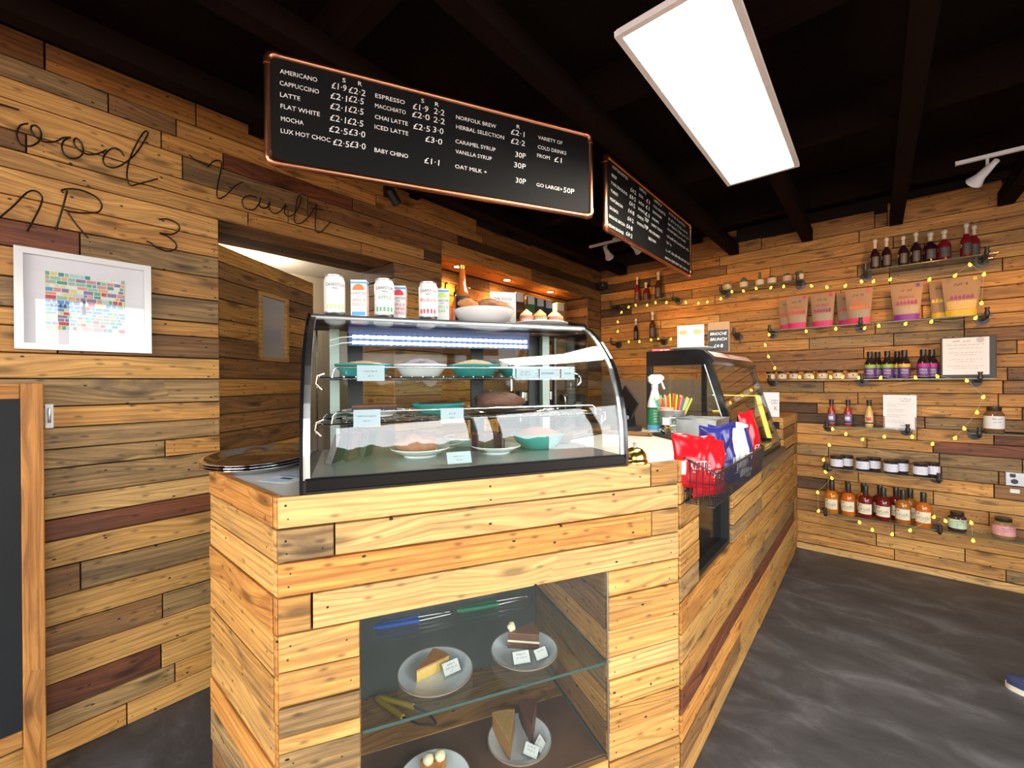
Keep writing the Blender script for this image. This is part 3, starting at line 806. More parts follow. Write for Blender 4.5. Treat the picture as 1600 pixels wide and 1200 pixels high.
def slab(name, label, u, v, z, w, d, h, m, rot=0, icing=None):
    t = thing(name, label, 'cake', tuple(kp(u, v, z)), KA+rot)
    obj('sponge', MB().bbox(-w/2, w/2, -d/2, d/2, 0, h, .004), m, t)
    if icing: obj('icing', MB().bbox(-w/2-.001, w/2+.001, -d/2-.001, d/2+.001, h-.004, h+.006, .003), icing, t)
    return t
def plate(label, p, r, m=M_dishw, h=.016, foot=.6, rim=None, name='plate', group=None, cat='plate'):
    t = thing(name, label, cat, tuple(p), KA, group)
    obj('dish', MB().lathe([(r*foot,0),(r*foot*1.02,.004),(r*.97,h),(r,h+.002),(r*.985,h+.004),(r*.66,.007),(0,.006)], 36), m, t, smooth=50)
    if rim: obj('rim', MB().lathe([(r*.975,h+.0025),(r*1.004,h+.001),(r*1.004,h+.004),(r*.975,h+.005),(r*.975,h+.0025)], 36, cap0=False, cap1=False), rim, t, smooth=50)
    return t
zsl = .161
plate('long white plate under the chocolate slab on the lower wire shelf', kp(.175, .24, zsl), .09)
slab('chocolate_slab', 'low dark chocolate tiffin slab on the lower wire shelf', .175, .24, zsl+.007, .125, .07, .022, M_choc, icing=M_choc2)
pie('chocolate_bake', 'teal dish of dark chocolate bake in the middle of the lower wire shelf', .37, .25, zsl, .085, M_teal, M_choc, h=.03, sh=.8)
plate('flat dark plate under the chocolate loaf cake', kp(.60, .22, zsl), .115, M_sblack, .010, .7)
lc = thing('chocolate_loaf', 'mound of rough chocolate cake on the dark plate at the right of the lower shelf', 'cake', tuple(kp(.565, .22, zsl+.007)), KA)
obj('cake', MB().blob((0,0,.026), (.085,.055,.032), 3, .16), M_choc2, lc, smooth=70)
obj('icing', MB().blob((-.03,.01,.036), (.05,.045,.026), 5, .18), M_choc, lc, smooth=70)
# deck of the case
zdk = .034
plate('white plate of pink cake on the case floor at the left', kp(.31, .235, zdk), .090, foot=.55, h=.022)
cw = thing('carrot_cake', 'rough pink-brown cake on a white plate on the case floor', 'cake', tuple(kp(.305, .235, zdk+.008)), KA)
obj('cake', MB().blob((0,0,.028), (.062,.055,.034), 8, .22), M_icing, cw, smooth=70)
obj('crumb_topping', MB().blob((-.01,-.005,.046), (.032,.03,.02), 9, .3), M_crumb, cw, smooth=70)
plate('large white plate standing behind the pink cake on the case floor', kp(.40, .38, zdk), .088)
plate('white plate of chocolate cake in the middle of the case floor', kp(.545, .20, zdk), .080, foot=.55, h=.020)
cs = thing('chocolate_cake', 'tall dark chocolate cake slice on the middle white plate of the case floor', 'cake', tuple(kp(.52, .20, zdk+.008)), KA+.4)
obj('slice', MB().prism([(-.045,-.03),(.06,-.012),(.06,.006),(-.045,.03)], 0, .052), M_choc, cs)
obj('icing', MB().prism([(-.047,-.031),(.02,-.019),(.02,.017),(-.047,.031)], .052, .060), M_choc2, cs)
pie('quiche', 'yellow-topped quiche dish at the back of the case floor', .50, .39, zdk, .085, M_dishw, mat('egg_filling', (.62,.40,.05), .6, var=.3, vs=60, bump=.4), h=.03)
pie('brownie_dish', 'wide teal bowl of brownies at the right of the case floor', .715, .25, zdk, .092, M_teal, M_icing, h=.046, sh=1.6)
pk = thing('sausage_roll', 'dark pastry roll beside the teal bowl at the right end of the case', 'pastry', tuple(kp(.84, .30, zdk)), KA+.5)
obj('pastry', MB().blob((0,0,.024), (.045,.03,.024), 12, .08), M_choc2, pk, smooth=70)
for i, (x, y, a, lb) in enumerate(((.065,.20,.35,'nearest the left end'), (.105,.24,.30,'second from the left end'), (.150,.27,.25,'third from the left end'))):
    t = thing('dark_packet', 'dark foil packet leaning on the case floor, '+lb, 'packet', tuple(kp(x, y, zdk)), KA+1.1, 'foil packets in the case')
    b = MB().bbox(-.03, .03, -.008, .008, 0, .085, .004); b.xf(Matrix.Rotation(a, 4, 'X')); b.xf(Matrix.Translation((0,0,.003)))
    obj('wrapper', b, M_sblack if i != 1 else M_choc2, t)
    e = MB().box(-.031, -.029, -.009, .009, 0, .085); e.xf(Matrix.Rotation(a, 4, 'X')); e.xf(Matrix.Translation((0,0,.003))); obj('foil_edge', e, M_pipe, t)

def price_card(label, u0, u1, v, z0, z1, lines, tilt=0, backing=None):
    t = thing('price_card', label, 'price card', tuple(kp((u0+u1)/2, v, z0)), KA, 'price cards in the display case')
    w = (u1-u0)/2; h = z1-z0
    Mt = Matrix.Rotation(-tilt, 4, 'X')
    c = MB().box(-w, w, -.0012, .0012, 0, h).xf(Mt); obj('card', c, M_card, t)
    x = MB()
    for i, (s_, hh, zf) in enumerate(lines):
        if isinstance(s_, float): scrib(x, (-s_/2, -.0018, h*zf), (1,0,0), (0,0,1), s_, hh, seed=int(u0*1000)+i)
        else: x.text(s_, (0, -.0018, h*zf), (1,0,0), (0,0,1), hh, align='C', wmax=w*1.7)
    x.xf(Mt); obj('lettering', x, M_ink, t)
    return t
price_card('price card clipped to the left of the upper wire shelf', .126, .196, .104, .264, .306, ((.034, .004, .58), (.014, .004, .28)))
price_card('price card clipped to the left of the lower wire shelf', .116, .182, .062, .146, .190, ((.044, .0035, .58), (.016, .0035, .30)))
price_card('price card clipped to the middle of the lower wire shelf', .340, .404, .062, .147, .188, ((.02, .004, .58), (.014, .004, .30)))
price_card('price card leaning on the case floor below the pink cake', .352, .419, .033, .039, .072, ((.03, .0035, .55), (.016, .0035, .25)), .5)
price_card('first of three white cards in the clear holder on the upper shelf', .577, .633, .098, .270, .300, ((.028, .0035, .60), (.034, .0035, .32)))
price_card('middle of three white cards in the clear holder on the upper shelf', .654, .706, .098, .270, .300, (('GLUTEN FREE', .005, .42),))
price_card('right-hand of three white cards in the clear holder on the upper shelf', .728, .772, .098, .270, .300, (('VEGAN', .005, .42),))
tag(obj('card_holder', MB().box(0, .212, -.001, .001, 0, .042), M_cardclear, loc=tuple(kp(.566, .1015, .265)), rot=(0,0,KA)), 'long clear acrylic card holder hung on the right of the upper wire shelf', 'card holder')

# --- cans, cartons, bowl, cupcakes on the lid
ZL = KH+.0045
M_can = mat('can_white', (.62,.64,.62), .28, var=.02)
def can(label, u, v, c1, words, zrot=0):
    t = thing('drink_can', label, 'can', tuple(kp(u, v, ZL)), KA+zrot, 'fizzy drink cans on the display case')
    r, h = .0305, .128
    obj('base', MB().lathe([(r*.72,0),(r*.78,.0008),(r*.98,.010),(r,.015)], 32, cap1=False), M_alu, t, smooth=50)
    obj('body', MB().lathe([(r,.015),(r,.106),(r*.97,.112),(r*.86,.121)], 32, cap0=False, cap1=False), M_can, t, smooth=50)
    l = obj('lid', MB().lathe([(r*.86,.121),(r*.90,.123),(r*.90,.1255),(r*.85,.1265),(r*.83,.123),(0,.1225)], 32, cap0=False), M_alu, t, smooth=50)
    obj('ring_pull', MB().lathe([(.004,0),(.009,0),(.009,.0015),(.004,.0015),(.004,0)], 14, c=(0,-.006,.1232), cap0=False, cap1=False), M_alu, l)
    def on_can(s_, hh, z, m, name, wide=1.9):
        b = MB(); W_ = wide*r
        vs, fs, x0, x1 = text_geo(s_); w = (x1-x0)*hh; k = min(1, W_/w)
        b.text(s_, (0,0,0), (1,0,0), (0,0,1), hh, align='C', width=w*k, fn=lambda a, bb: ((r+.0005)*math.sin(a/r), -(r+.0005)*math.cos(a/r), z+bb))
        obj(name, b, m, t)
    on_can('CAWSTON', .010, .090, M_ink, 'lettering'); on_can('PRESS', .005, .081, M_ink, 'lettering', 1.0)
    if words: on_can(words[0], .012, .060, c1, 'flavour_lettering')
    if words and words[1]: on_can(words[1], .009, .042, c1, 'flavour_lettering')
    st = MB()
    for k in range(5):
        a0 = -.9+.38*k
        for q in range(1):
            st.quad(*[((r+.0004)*math.sin(a), -(r+.0004)*math.cos(a), zz_) for a, zz_ in ((a0,.022),(a0+.22,.022),(a0+.22,.036),(a0,.036))])
    obj('fruit_band', st, c1, t)
    return t
M_lime = mat('print_yellow_green', (.45,.60,.22), .5); M_green = mat('print_green', (.10,.36,.14), .5)
M_redp = mat('print_red', (.60,.03,.06), .5); M_orp = mat('print_orange', (.80,.16,.03), .5); M_bluep = mat('print_blue', (.08,.32,.62), .5)
can('white drink can with pale yellow-green print, leftmost on the display case', .066, .31, M_lime, None, .1)
can('white drink can with green print, between two cartons on the display case', .212, .31, M_green, ('APPLE', ''), -.05)
can('white drink can with red rhubarb print on the display case', .350, .305, M_redp, ('Rhubarb', ''), -.2)
def carton(label, u, v, fruit, lines, col, zrot):
    t = thing('juice_carton', label, 'juice carton', tuple(kp(u, v, ZL)), KA+zrot, 'juice cartons on the display case')
    w, d, h = .0235, .019, .118
    obj('box', MB().bbox(-w, w, -d, d, 0, h, .0015), M_white, t)
    y = -d-.0006
    x = MB(); x.text('CAWSTON', (0,y,.072), (1,0,0), (0,0,1), .0085, align='C', wmax=.044); x.text('PRESS', (0,y,.065), (1,0,0), (0,0,1), .0042, align='C')
    obj('lettering', x, M_ink, t)
    f = MB()
    for i, s_ in enumerate(lines): f.text(s_, (-.019,y,.050-.0135*i), (1,0,0), (0,0,1), .0105, wmax=.040)
    obj('flavour_lettering', f, col, t)
    p_ = MB(); p_.poly([(.024*math.cos(a)*.75, y, .086+.019*math.sin(a)) for a in [PI*k/12 for k in range(13)]]); obj('fruit_print', p_, fruit, t)
    obj('top_band', MB().box(-w-.0004, w+.0004, -d-.0005, d+.0005, h-.012, h-.006), M_bluep, t)
    if 'MANGO' in lines[-1]: obj('base_band', MB().box(-.020, .020, y, y+.0004, .008, .020), M_bluep, t)
    s_ = MB()
    for k in range(9): s_.quad((-w-.0006, -d*.7, .10-k*.01), (-w-.0006, d*.6, .10-k*.01), (-w-.0006, d*.6, .1035-k*.01), (-w-.0006, -d*.7, .1035-k*.01))
    obj('side_print', s_, M_lime, t)
carton('orange-printed apple and mango juice carton between the first two cans', .139, .315, M_orp, ('APPLE &', 'MANGO'), M_orp, -.25)
carton('red-printed apple and summer berries juice carton behind the middle can', .262, .355, M_redp, ('APPLE &', 'SUMMER', 'BERRIES'), M_redp, -.25)
carton('green-printed apple and pear juice carton right of the rhubarb can', .405, .35, M_lime, ('APPLE &', 'PEAR'), M_green, -.25)
# low lamp stub seen behind the first can
tag(obj('black_rod', MB().lathe([(.008,0),(.012,.002),(.012,.05),(.008,.054)], 16).xf(Matrix.Rotation(PI/2, 4, 'Y')), M_gblack, loc=tuple(kp(-.01, .49, ZL+.013)), rot=(0,0,KA), smooth=40), 'short black rod lying behind the leftmost can', 'rod')
bw = thing('serving_bowl', 'wide white bowl holding brown pastries on the display case', 'bowl', tuple(kp(.552, .345, ZL)), KA)
obj('bowl', MB().lathe([(.055,0),(.060,.003),(.088,.018),(.104,.042),(.107,.050),(.105,.052),(.101,.043),(.084,.021),(.05,.010),(0,.009)], 48), mat('bowl_white', (.60,.59,.57), .35, var=.02), bw, smooth=50)
for i, (x, y, z, a, s_, lb) in enumerate(((-.055,-.02,.052,.5,.9,'at the left of the bowl'), (-.02,.03,.060,1.3,1.0,'at the back of the bowl'), (.045,-.02,.054,-.35,1.0,'at the right of the bowl'), (.0,-.035,.056,.1,.85,'at the front of the bowl'), (.03,.04,.058,.8,.8,'behind the right-hand pastry'))):
    t = thing('cookie', 'brown baked pastry lying '+lb, 'pastry', tuple(kp(.552+x, .345+y, ZL+z+.012)), KA+a, 'pastries in the white bowl')
    obj('bake', MB().blob((0,0,0), (.050*s_,.038*s_,.019), 40+i, .13, 20, 10).xf(Matrix.Rotation(.22*(-1)**i, 4, 'Y')), mat('cookie_brown_%d' % i, (.40-.05*i,.17-.02*i,.05), .75, var=.35, vs=80, bump=.6), t, smooth=70)
ck = plate('white cake plate carrying cupcakes at the right end of the display case', kp(.772, .345, ZL), .103, M_white, .012, .5)
M_frost = mat('buttercream', (.86,.66,.34), .6, var=.08)
M_cpink = mat('case_pink', (.72,.19,.24), .6); M_cgreen = mat('case_green', (.22,.50,.36), .6); M_cw = mat('case_white', (.80,.72,.66), .6)
def cupcake(label, x, y, col, frost, seed):
    t = thing('cupcake', label, 'cupcake', tuple(kp(.772+x, .345+y, ZL+.0072)), KA+seed, 'cupcakes on the white plate')
    c = MB(); n = 32
    for i in range(n):
        a0, a1 = 2*PI*i/n, 2*PI*(i+1)/n; rr = (1.0, .94)[i % 2]
        r0, r1 = .020*rr, .0265*rr
        c.quad((r0*math.cos(a0), r0*math.sin(a0), 0), (r0*math.cos(a1), r0*math.sin(a1), 0), (r1*math.cos(a1), r1*math.sin(a1), .026), (r1*math.cos(a0), r1*math.sin(a0), .026), i % 2)
    c.poly([(.019*math.cos(2*PI*i/n), .019*math.sin(2*PI*i/n), .0) for i in range(n)][::-1])
    obj('paper_case', c, [col, M_cw], t)
    obj('sponge', MB().lathe([(.0235,.020),(.0265,.027),(.025,.032),(0,.034)], 24, cap0=False), M_caram, t, smooth=50)
    f = MB(); path = []
    for k in range(54):
        a = k*.42; q = k/53; path.append(((.019*(1-q))*math.cos(a), (.019*(1-q))*math.sin(a), .034+.022*q))
    f.tube(path, .0075, 8, r2=.003); f.blob((0,0,.036), (.018,.018,.010), seed, .05)
    fo = obj('frosting', f, frost, t, smooth=60)
    sp = MB(); rs = random.Random(seed)
    for k in range(5):
        a = rs.uniform(0, 6.28); rr = rs.uniform(.006, .017); sp.blob((rr*math.cos(a), rr*math.sin(a), .056-rr*1.0), (.0022,.0022,.0016), k, 0, 6, 4)
    obj('sprinkle', sp, M_redp, fo)
M_frost2 = mat('caramel_cream', (.66,.40,.14), .7, var=.2, vs=60)
cupcake('pink-cased cupcake with red sprinkles, leftmost on the plate', -.062, -.012, M_cpink, M_frost, 1)
cupcake('green-cased cupcake with caramel frosting in the middle of the plate', -.012, -.022, M_cgreen, M_frost2, 2)
cupcake('pink-cased cupcake with tall pale swirl at the right of the plate', .044, -.026, M_cpink, M_frost, 3)
cupcake('pink-cased cupcake at the far right edge of the plate', .072, .012, M_cpink, M_frost2, 4)
cupcake('green-cased cupcake behind the others on the plate', .01, .035, M_cgreen, M_frost2, 5)
# folded paper sign
sg = thing('paper_sign', 'white paper sign for national cupcake week behind the pastry bowl', 'sign', tuple(kp(.665, .462, ZL)), KA-.12)
obj('sheet', MB().box(-.052, .052, -.001, .001, 0, .150), mat('sign_paper', (.50,.49,.48), .8, var=.02), sg)
obj('stand', MB().box(-.052, .052, .001, .003, 0, .152).box(-.052, .052, .003, .03, 0, .003), M_cardclear, sg)
x = MB(); x.text('THE FOOD', (0,-.0016,.118), (1,0,0), (0,0,1), .011, align='C', wmax=.075); x.text('VAULT', (.012,-.0016,.104), (1,0,0), (0,0,1), .008, align='C')
x.text('NATIONAL CUPCAKE', (0,-.0016,.078), (1,0,0), (0,0,1), .0075, align='C', wmax=.09); x.text('WEEK', (0,-.0016,.064), (1,0,0), (0,0,1), .0075, align='C')
for k in range(3): x.box(-.03, .03, -.0015, -.0011, .046-.010*k, .0475-.010*k)
obj('lettering', x, mat('grey_print', (.05,.05,.05), .7), sg)
# tall brown bottle behind the bowl
def bottle(name, label, cat, loc, rot, prof, m, neck=None, cap=None, label_band=None, lm=None, group=None, seg=20, extra=None):
    t = thing(name, label, cat, tuple(loc), rot, group)
    obj('bottle', MB().lathe(prof, seg), m, t, smooth=40)
    if cap: obj('cap', MB().lathe(cap[0], 16), cap[1], t, smooth=40)
    if label_band:
        z0, z1, r = label_band[:3]
        obj('label', MB().lathe([(r,z0),(r,z1)], seg, cap0=False, cap1=False), lm, t, smooth=40)
    return t
M_amber = mat('amber_bottle', (.34,.085,.015), .08, coat=.5)
M_lblk = mat('label_black', (.02,.018,.016), .6)
t = bottle('cider_bottle', 'amber glass bottle with a black label behind the pastry bowl', 'bottle', kp(.507, .472, ZL), KA, [(.026,0),(.0275,.004),(.0275,.125),(.026,.138),(.017,.165),(.0125,.190),(.0115,.228),(.0135,.230),(.0135,.238),(.0,.238)], M_amber, cap=([(.0138,.226),(.0142,.240),(.0,.2415)], M_brass), label_band=(.035,.122,.0281), lm=M_lblk)
x = MB(); scrib(x, (-.008,-.0292,.096), (1,0,0), (0,0,1), .022, .010, 4); obj('lettering', x, M_cream, t)

# ------------------------------------------------------------------ left end of the worktop: oval trays, leaflet
for i in range(3):
    t = thing('oval_tray', ('lowest', 'middle', 'topmost')[i]+' of three stacked oval steel trays on the counter end', 'tray', (-1.522, .518, 1.081+.0075*i), KA+PI/2, 'stacked oval trays')
    obj('tray', MB().lathe([(.150,0),(.165,.002),(.195,.016),(.212,.019),(.214,.021),(.211,.0225),(.192,.020),(.163,.006),(.150,.0045),(0,.0042)], 56, sx=1.075, sy=.75), M_chrome, t, smooth=50)
lf = thing('leaflet', 'small blue and white printed leaflet on the worktop by the trays', 'leaflet', (-1.232, .478, 1.0803), R(20))
obj('sheet', MB().box(-.055, .055, -.04, .04, 0, .0006), M_paper, lf)
x = MB()
x.box(-.052, .052, .026, .036, .0006, .0009, 0).box(-.02, .02, .0, .014, .0006, .0009, 1)
for k in range(4): x.box(-.045, .045-.012*k, -.01-.007*k, -.0075-.007*k, .0006, .0009, 0)
obj('print', x, [M_bluep, M_ink], lf)

# ------------------------------------------------------------------ plates of cake in the counter niche
def npos(u, v, z): return cp(u, v, z)
def wedge(name, label, u, v, z, rot, L, w, h, m, top=None, toph=.008, cat='cake', frill=0):
    t = thing(name, label, cat, tuple(npos(u, v, z)), CA+rot)
    nn = 8
    arc = [(L*math.cos(a), L*math.sin(a)) for a in [(-.5+i/nn)*w for i in range(nn+1)]]
    pts_ = [(0,0)]+arc
    obj('slice', MB().prism([(a-L*.5, b) for a, b in pts_], 0, h), m, t)
    if top: obj('topping', MB().prism([((a-L*.5)*1.01, b*1.03) for a, b in pts_], h, h+toph), top, t)
    return t
def name_card(label, u, v, z, rot, w=.05, h=.032, lines=(.6,), grp='name cards in the counter niche'):
    t = thing('name_card', label, 'name card', tuple(npos(u, v, z)), CA+rot, grp)
    Mt = Matrix.Rotation(-.75, 4, 'X')
    obj('acrylic_stand', MB().box(-w*.62, w*.62, 0, .0015, 0, h*1.35).xf(Mt), M_cardclear, t)
    obj('card', MB().box(-w/2, w/2, -.001, 0, h*.22, h*1.22).xf(Mt), M_paper, t)
    x = MB()
    for i, q in enumerate(lines): scrib(x, (-w*q/2, -.0014, h*(.90-.28*i)), (1,0,0), (0,0,1), w*q, h*.14, seed=int(u*999)+i)
    obj('lettering', x.xf(Mt), M_ink, t)
ZS = .4905
def niche_plate(label, u, v, z, r=.108):
    return plate(label, npos(u, v, z), r, M_plate, .018, .55, M_rim, group='side plates in the counter niche')
niche_plate('pale blue side plate with a yellow sponge slice on the glass shelf', .385, .135, ZS)
niche_plate('pale blue side plate with a chocolate slice on the glass shelf', .662, .130, ZS, .104)
niche_plate('pale blue side plate with two brown cake slices on the niche floor', .650, .145, .2035, .100)
niche_plate('pale blue side plate with a cream-topped slice at the bottom left of the niche', .372, .100, .2035, .105)
wedge('lemon_sponge_slice', 'yellow sponge cake slice with a golden top on the left shelf plate', .372, .150, ZS+.0075, .62, .105, .62, .030, M_sponge, M_crust, .005)
t = wedge('chocolate_cream_slice', 'chocolate cake slice filled with cream on the right shelf plate', .672, .165, ZS+.0075, -.12, .10, .75, .020, M_choc2, M_cream, .006)
obj('upper_sponge', MB().prism([(a*.98-.05+.001, b*.98) for a, b in [(0,0)]+[(.10*math.cos(q), .10*math.sin(q)) for q in [(-.5+i/8)*.75 for i in range(9)]]], .026, .046), M_choc2, t)
obj('dusting', MB().prism([(a-.05, b) for a, b in [(0,0)]+[(.10*math.cos(q), .10*math.sin(q)) for q in [(-.5+i/8)*.75 for i in range(9)]]], .046, .049), M_crumb, t)
obj('cream_rosette', MB().blob((-.034,.012,.058), (.013,.013,.014), 4, .2), M_cream, t, smooth=60)
wedge('toffee_cake_slice', 'caramel brown cake slice with a rounded tan top on the lower right plate', .608, .150, .211, 1.38, .12, .62, .058, M_caram, mat('toffee_top', (.46,.27,.09), .6, var=.3, vs=60, bump=.5), .006)
wedge('chocolate_fudge_slice', 'dark red-brown chocolate slice on the lower right plate', .695, .170, .211, 1.28, .11, .56, .056, M_choc2, mat('fudge_top', (.12,.045,.03), .6, var=.3, vs=80, bump=.6), .010)
t = wedge('carrot_slice', 'orange cake slice topped with two cream balls at the bottom left', .372, .105, .211, 1.40, .11, .70, .034, mat('carrot_orange', (.55,.22,.05), .8, var=.3, vs=90, bump=.6))
for x_, y_ in ((.030,.014), (.036,-.020)): obj('cream_ball', MB().blob((x_, y_, .046), (.016,.016,.015), 2, .05), M_cream, t, smooth=60)
name_card('name card in front of the yellow sponge slice', .432, .105, ZS+.010, .25, lines=(.45, .7, .25))
name_card('left name card on the chocolate slice plate', .632, .070, ZS+.010, -.12, lines=(.55, .7))
name_card('right name card on the chocolate slice plate', .700, .070, ZS+.010, .18, .042, .028, lines=(.6,))
name_card('name card leaning between the two brown slices', .652, .075, .2135, -.9, .045, .03, lines=(.6, .5))
name_card('name card at the right of the two brown slices', .708, .085, .2135, .75, .042, .03, lines=(.6,))
def tongs(name, label, p, rot, hm, tip, L=.25, cat='tongs', open_=.13):
    t = thing(name, label, cat, tuple(p), rot)
    for s_ in (-1, 1):
        h_ = MB().tube([(0, 0, .012), (.02, s_*.008, .012), (L*.55, s_*(L*.55*open_+.004), .012)], .009, 10); obj('handle', h_, hm, t, smooth=50)
        obj('jaw', MB().tube([(L*.55, s_*(L*.55*open_+.004), .012), (L*.8, s_*(L*.62*open_), .012), (L*.97, s_*.008, .012), (L, s_*.002, .012)], .0035, 8), tip, t, smooth=50)
    return t
M_bluet = mat('blue_grip', (.01,.10,.50), .4); M_greent = mat('green_grip', (.01,.20,.09), .4); M_yelt = mat('yellow_grip', (.62,.40,.01), .4)
tongs('serving_tongs', 'blue-handled steel tongs at the back of the niche shelf', npos(.235, .44, ZS+.001), CA-.02, M_bluet, M_steel, .27, open_=.06)
tongs('serving_tongs', 'green-handled steel tongs at the back of the niche shelf', npos(.525, .44, ZS+.001), CA-.02, M_greent, M_steel, .28, open_=.06)
tongs('serving_tongs', 'yellow-handled tongs with dark tips on the niche floor', npos(.245, .50, .205), CA-.85, M_yelt, M_plast, .26, open_=.16)

# ------------------------------------------------------------------ right arm of the counter
WT = 1.0805
b = thing('service_bell', 'brass counter bell at the corner of the worktop', 'bell', (-.588, 1.292, WT))
obj('base', MB().lathe([(.040,0),(.041,.004),(.038,.012),(.034,.016)], 32), M_brass, b, smooth=40)
obj('dome', MB().lathe([(.037,.017),(.0365,.022),(.033,.034),(.024,.045),(.010,.050),(0,.051)], 32), M_brass, b, smooth=50)
obj('plunger', MB().lathe([(.004,.050),(.004,.058),(.006,.060),(.006,.064),(0,.066)], 14), M_chrome, b, smooth=40)
lf = thing('leaflet', 'white printed leaflet on the worktop beside the bell', 'leaflet', (-.560, 1.405, WT+.0002), R(58))
obj('sheet', MB().box(-.05, .05, -.032, .032, 0, .0006), M_paper, lf)
x = MB()
for k in range(5): scrib(x, (-.044,.020-.011*k,.0009), (1,0,0), (0,1,0), .08-.01*(k % 2), .006, 60+k)
obj('print', x, mat('grey_ink', (.25,.25,.28), .7), lf)
# till tablet on a stand
tb = thing('till_tablet', 'black till tablet tilted on a black stand behind the display case', 'tablet', (-1.02, 2.13, WT), R(-30))
obj('base', MB().bbox(-.06, .06, -.06, .06, 0, .025, .004), M_plast, tb)
obj('arm', MB().prism([(-.05,.02),(.05,.02),(.03,.12),(-.02,.12)], -.03, .03, 'y'), M_gblack, tb)
sc = MB().bbox(-.075, .075, -.007, .007, -.095, .095, .004).xf(Matrix.Translation((0,0,.125)) @ Matrix.Rotation(R(38), 4, 'Y')); obj('screen_body', sc, M_plast, tb)
obj('badge', MB().lathe([(.010,0),(.011,.002),(0,.003)], 18).xf(Matrix.Translation((.045,-.018,.075)) @ Matrix.Rotation(PI/2, 4, 'X')), M_white, tb)
obj('cable', MB().tube([(.05,-.03,.02), (.10,-.08,.006), (.15,-.10,.004), (.20,-.09,.004)], .004, 7), M_white, tb, smooth=50)
tag(obj('wooden_strip', MB().bbox(-.16, .16, -.02, .02, 0, .018, .003), W['b'], loc=(-.97, 1.95, WT), rot=(0,0,R(10))), 'dark wooden strip lying on the worktop in front of the till tablet', 'strip')
# spray bottle
sb = thing('spray_bottle', 'white trigger spray bottle with a green label on the worktop', 'spray bottle', (-.905, 2.24, WT), R(40))
obj('bottle', MB().lathe([(.036,0),(.039,.004),(.039,.120),(.036,.150),(.024,.190),(.017,.215),(.016,.228)], 28), mat('spray_white', (.74,.77,.78), .35), sb, smooth=50)
obj('label', MB().lathe([(.0396,.030),(.0396,.118)], 28, cap0=False, cap1=False), mat('label_green', (.03,.22,.10), .5), sb, smooth=40)
obj('label_base', MB().lathe([(.0397,.006),(.0397,.030)], 28, cap0=False, cap1=False), M_bluep, sb, smooth=40)
obj('label_cap_band', MB().lathe([(.0397,.118),(.0397,.124)], 28, cap0=False, cap1=False), M_ink, sb, smooth=40)
x = MB()
for k in range(5): scrib(x, (-.02,-.0402,.104-.014*k), (1,0,0), (0,0,1), .038, .006, 80+k)
obj('lettering', x, M_white, sb)
obj('collar', MB().lathe([(.018,.226),(.018,.246),(.014,.250)], 20), M_white, sb, smooth=40)
hd = MB().prism([(-.032,.262),(-.020,.250),(.020,.250),(.038,.268),(.046,.276),(.046,.288),(.028,.300),(-.018,.300),(-.034,.286)], -.013, .013, 'y')
obj('spray_head', hd, M_white, sb)
obj('trigger', MB().tube([(.026,0,.268), (.038,0,.258), (.046,0,.236), (.052,0,.222)], .006, 8), M_white, sb, smooth=50)
# tip jar
tj = thing('tip_jar', 'clear glass jar of coins with a pink lid and white tag', 'jar', (-.765, 2.035, WT+.0125))
obj('glass', MB().lathe([(.034,0),(.040,.004),(.041,.085),(.034,.102),(.031,.112)], 28), G_clear, tj, smooth=50)
obj('lid', MB().lathe([(.034,.110),(.034,.124),(0,.126)], 28), mat('lid_pink', (.62,.30,.22), .4), tj, smooth=40)
obj('tag', MB().box(-.002, .030, -.043, -.041, .045, .078), M_paper, tj)
rs = random.Random(3)
cn = MB()
for k in range(40):
    a = rs.uniform(0, 6.28); rr = rs.uniform(0, .026)
    mm = Matrix.Translation((rr*math.cos(a), rr*math.sin(a), .004+.0011*k*.7)) @ Matrix.Rotation(rs.uniform(-.7,.7), 4, 'X')
    n0 = len(cn.v); cn.lathe([(.010,0),(.010,.0018)], 12, m=k % 3); cn.xf(mm, n0)
tag(obj('coins', cn, [mat('coin_bronze', (.26,.12,.06), .35, metal=.9), M_steel, M_brass], tj), kind='stuff')
# black tray below the jar
tag(obj('black_tray', MB().bbox(-.13, .13, -.048, .048, 0, .012, .003), M_plast, loc=(-.725, 1.99, WT+.0003), rot=(0,0,R(-41))), 'thin black card reader tray under the coin jar', 'tray')
# bucket of straws
bk = thing('straw_bucket', 'small galvanised bucket holding coloured paper straws', 'bucket', (-.815, 2.245, WT))
obj('pail', MB().lathe([(.050,0),(.052,.002),(.067,.108),(.0695,.110),(.0695,.114),(.066,.114),(.050,.004),(0,.004)], 36, cap1=False), M_galv, bk, smooth=40)
for zb in (.035, .075): obj('band', MB().lathe([(.0523+.139*zb,zb-.003),(.0538+.139*zb,zb),(.0523+.139*zb,zb+.003)], 36, cap0=False, cap1=False), M_galv, bk, smooth=50)
SC = {'green': (.10,.50,.14), 'yellow': (.80,.66,.03), 'red': (.70,.05,.03), 'blue': (.06,.25,.55), 'orange': (.80,.25,.03), 'grey': (.30,.42,.42)}
SM = {k: mat('straw_'+k, c, .45) for k, c in SC.items()}
rs = random.Random(17)
order = ['green','green','yellow','blue','red','orange','yellow','green','grey','red','yellow','orange','red','yellow','green','red','orange','yellow','blue','red','grey','yellow','red','green','red','blue','yellow','grey','grey','yellow']
cnt = {}
seen = {}
for k in order: cnt[k] = cnt.get(k, 0)+1
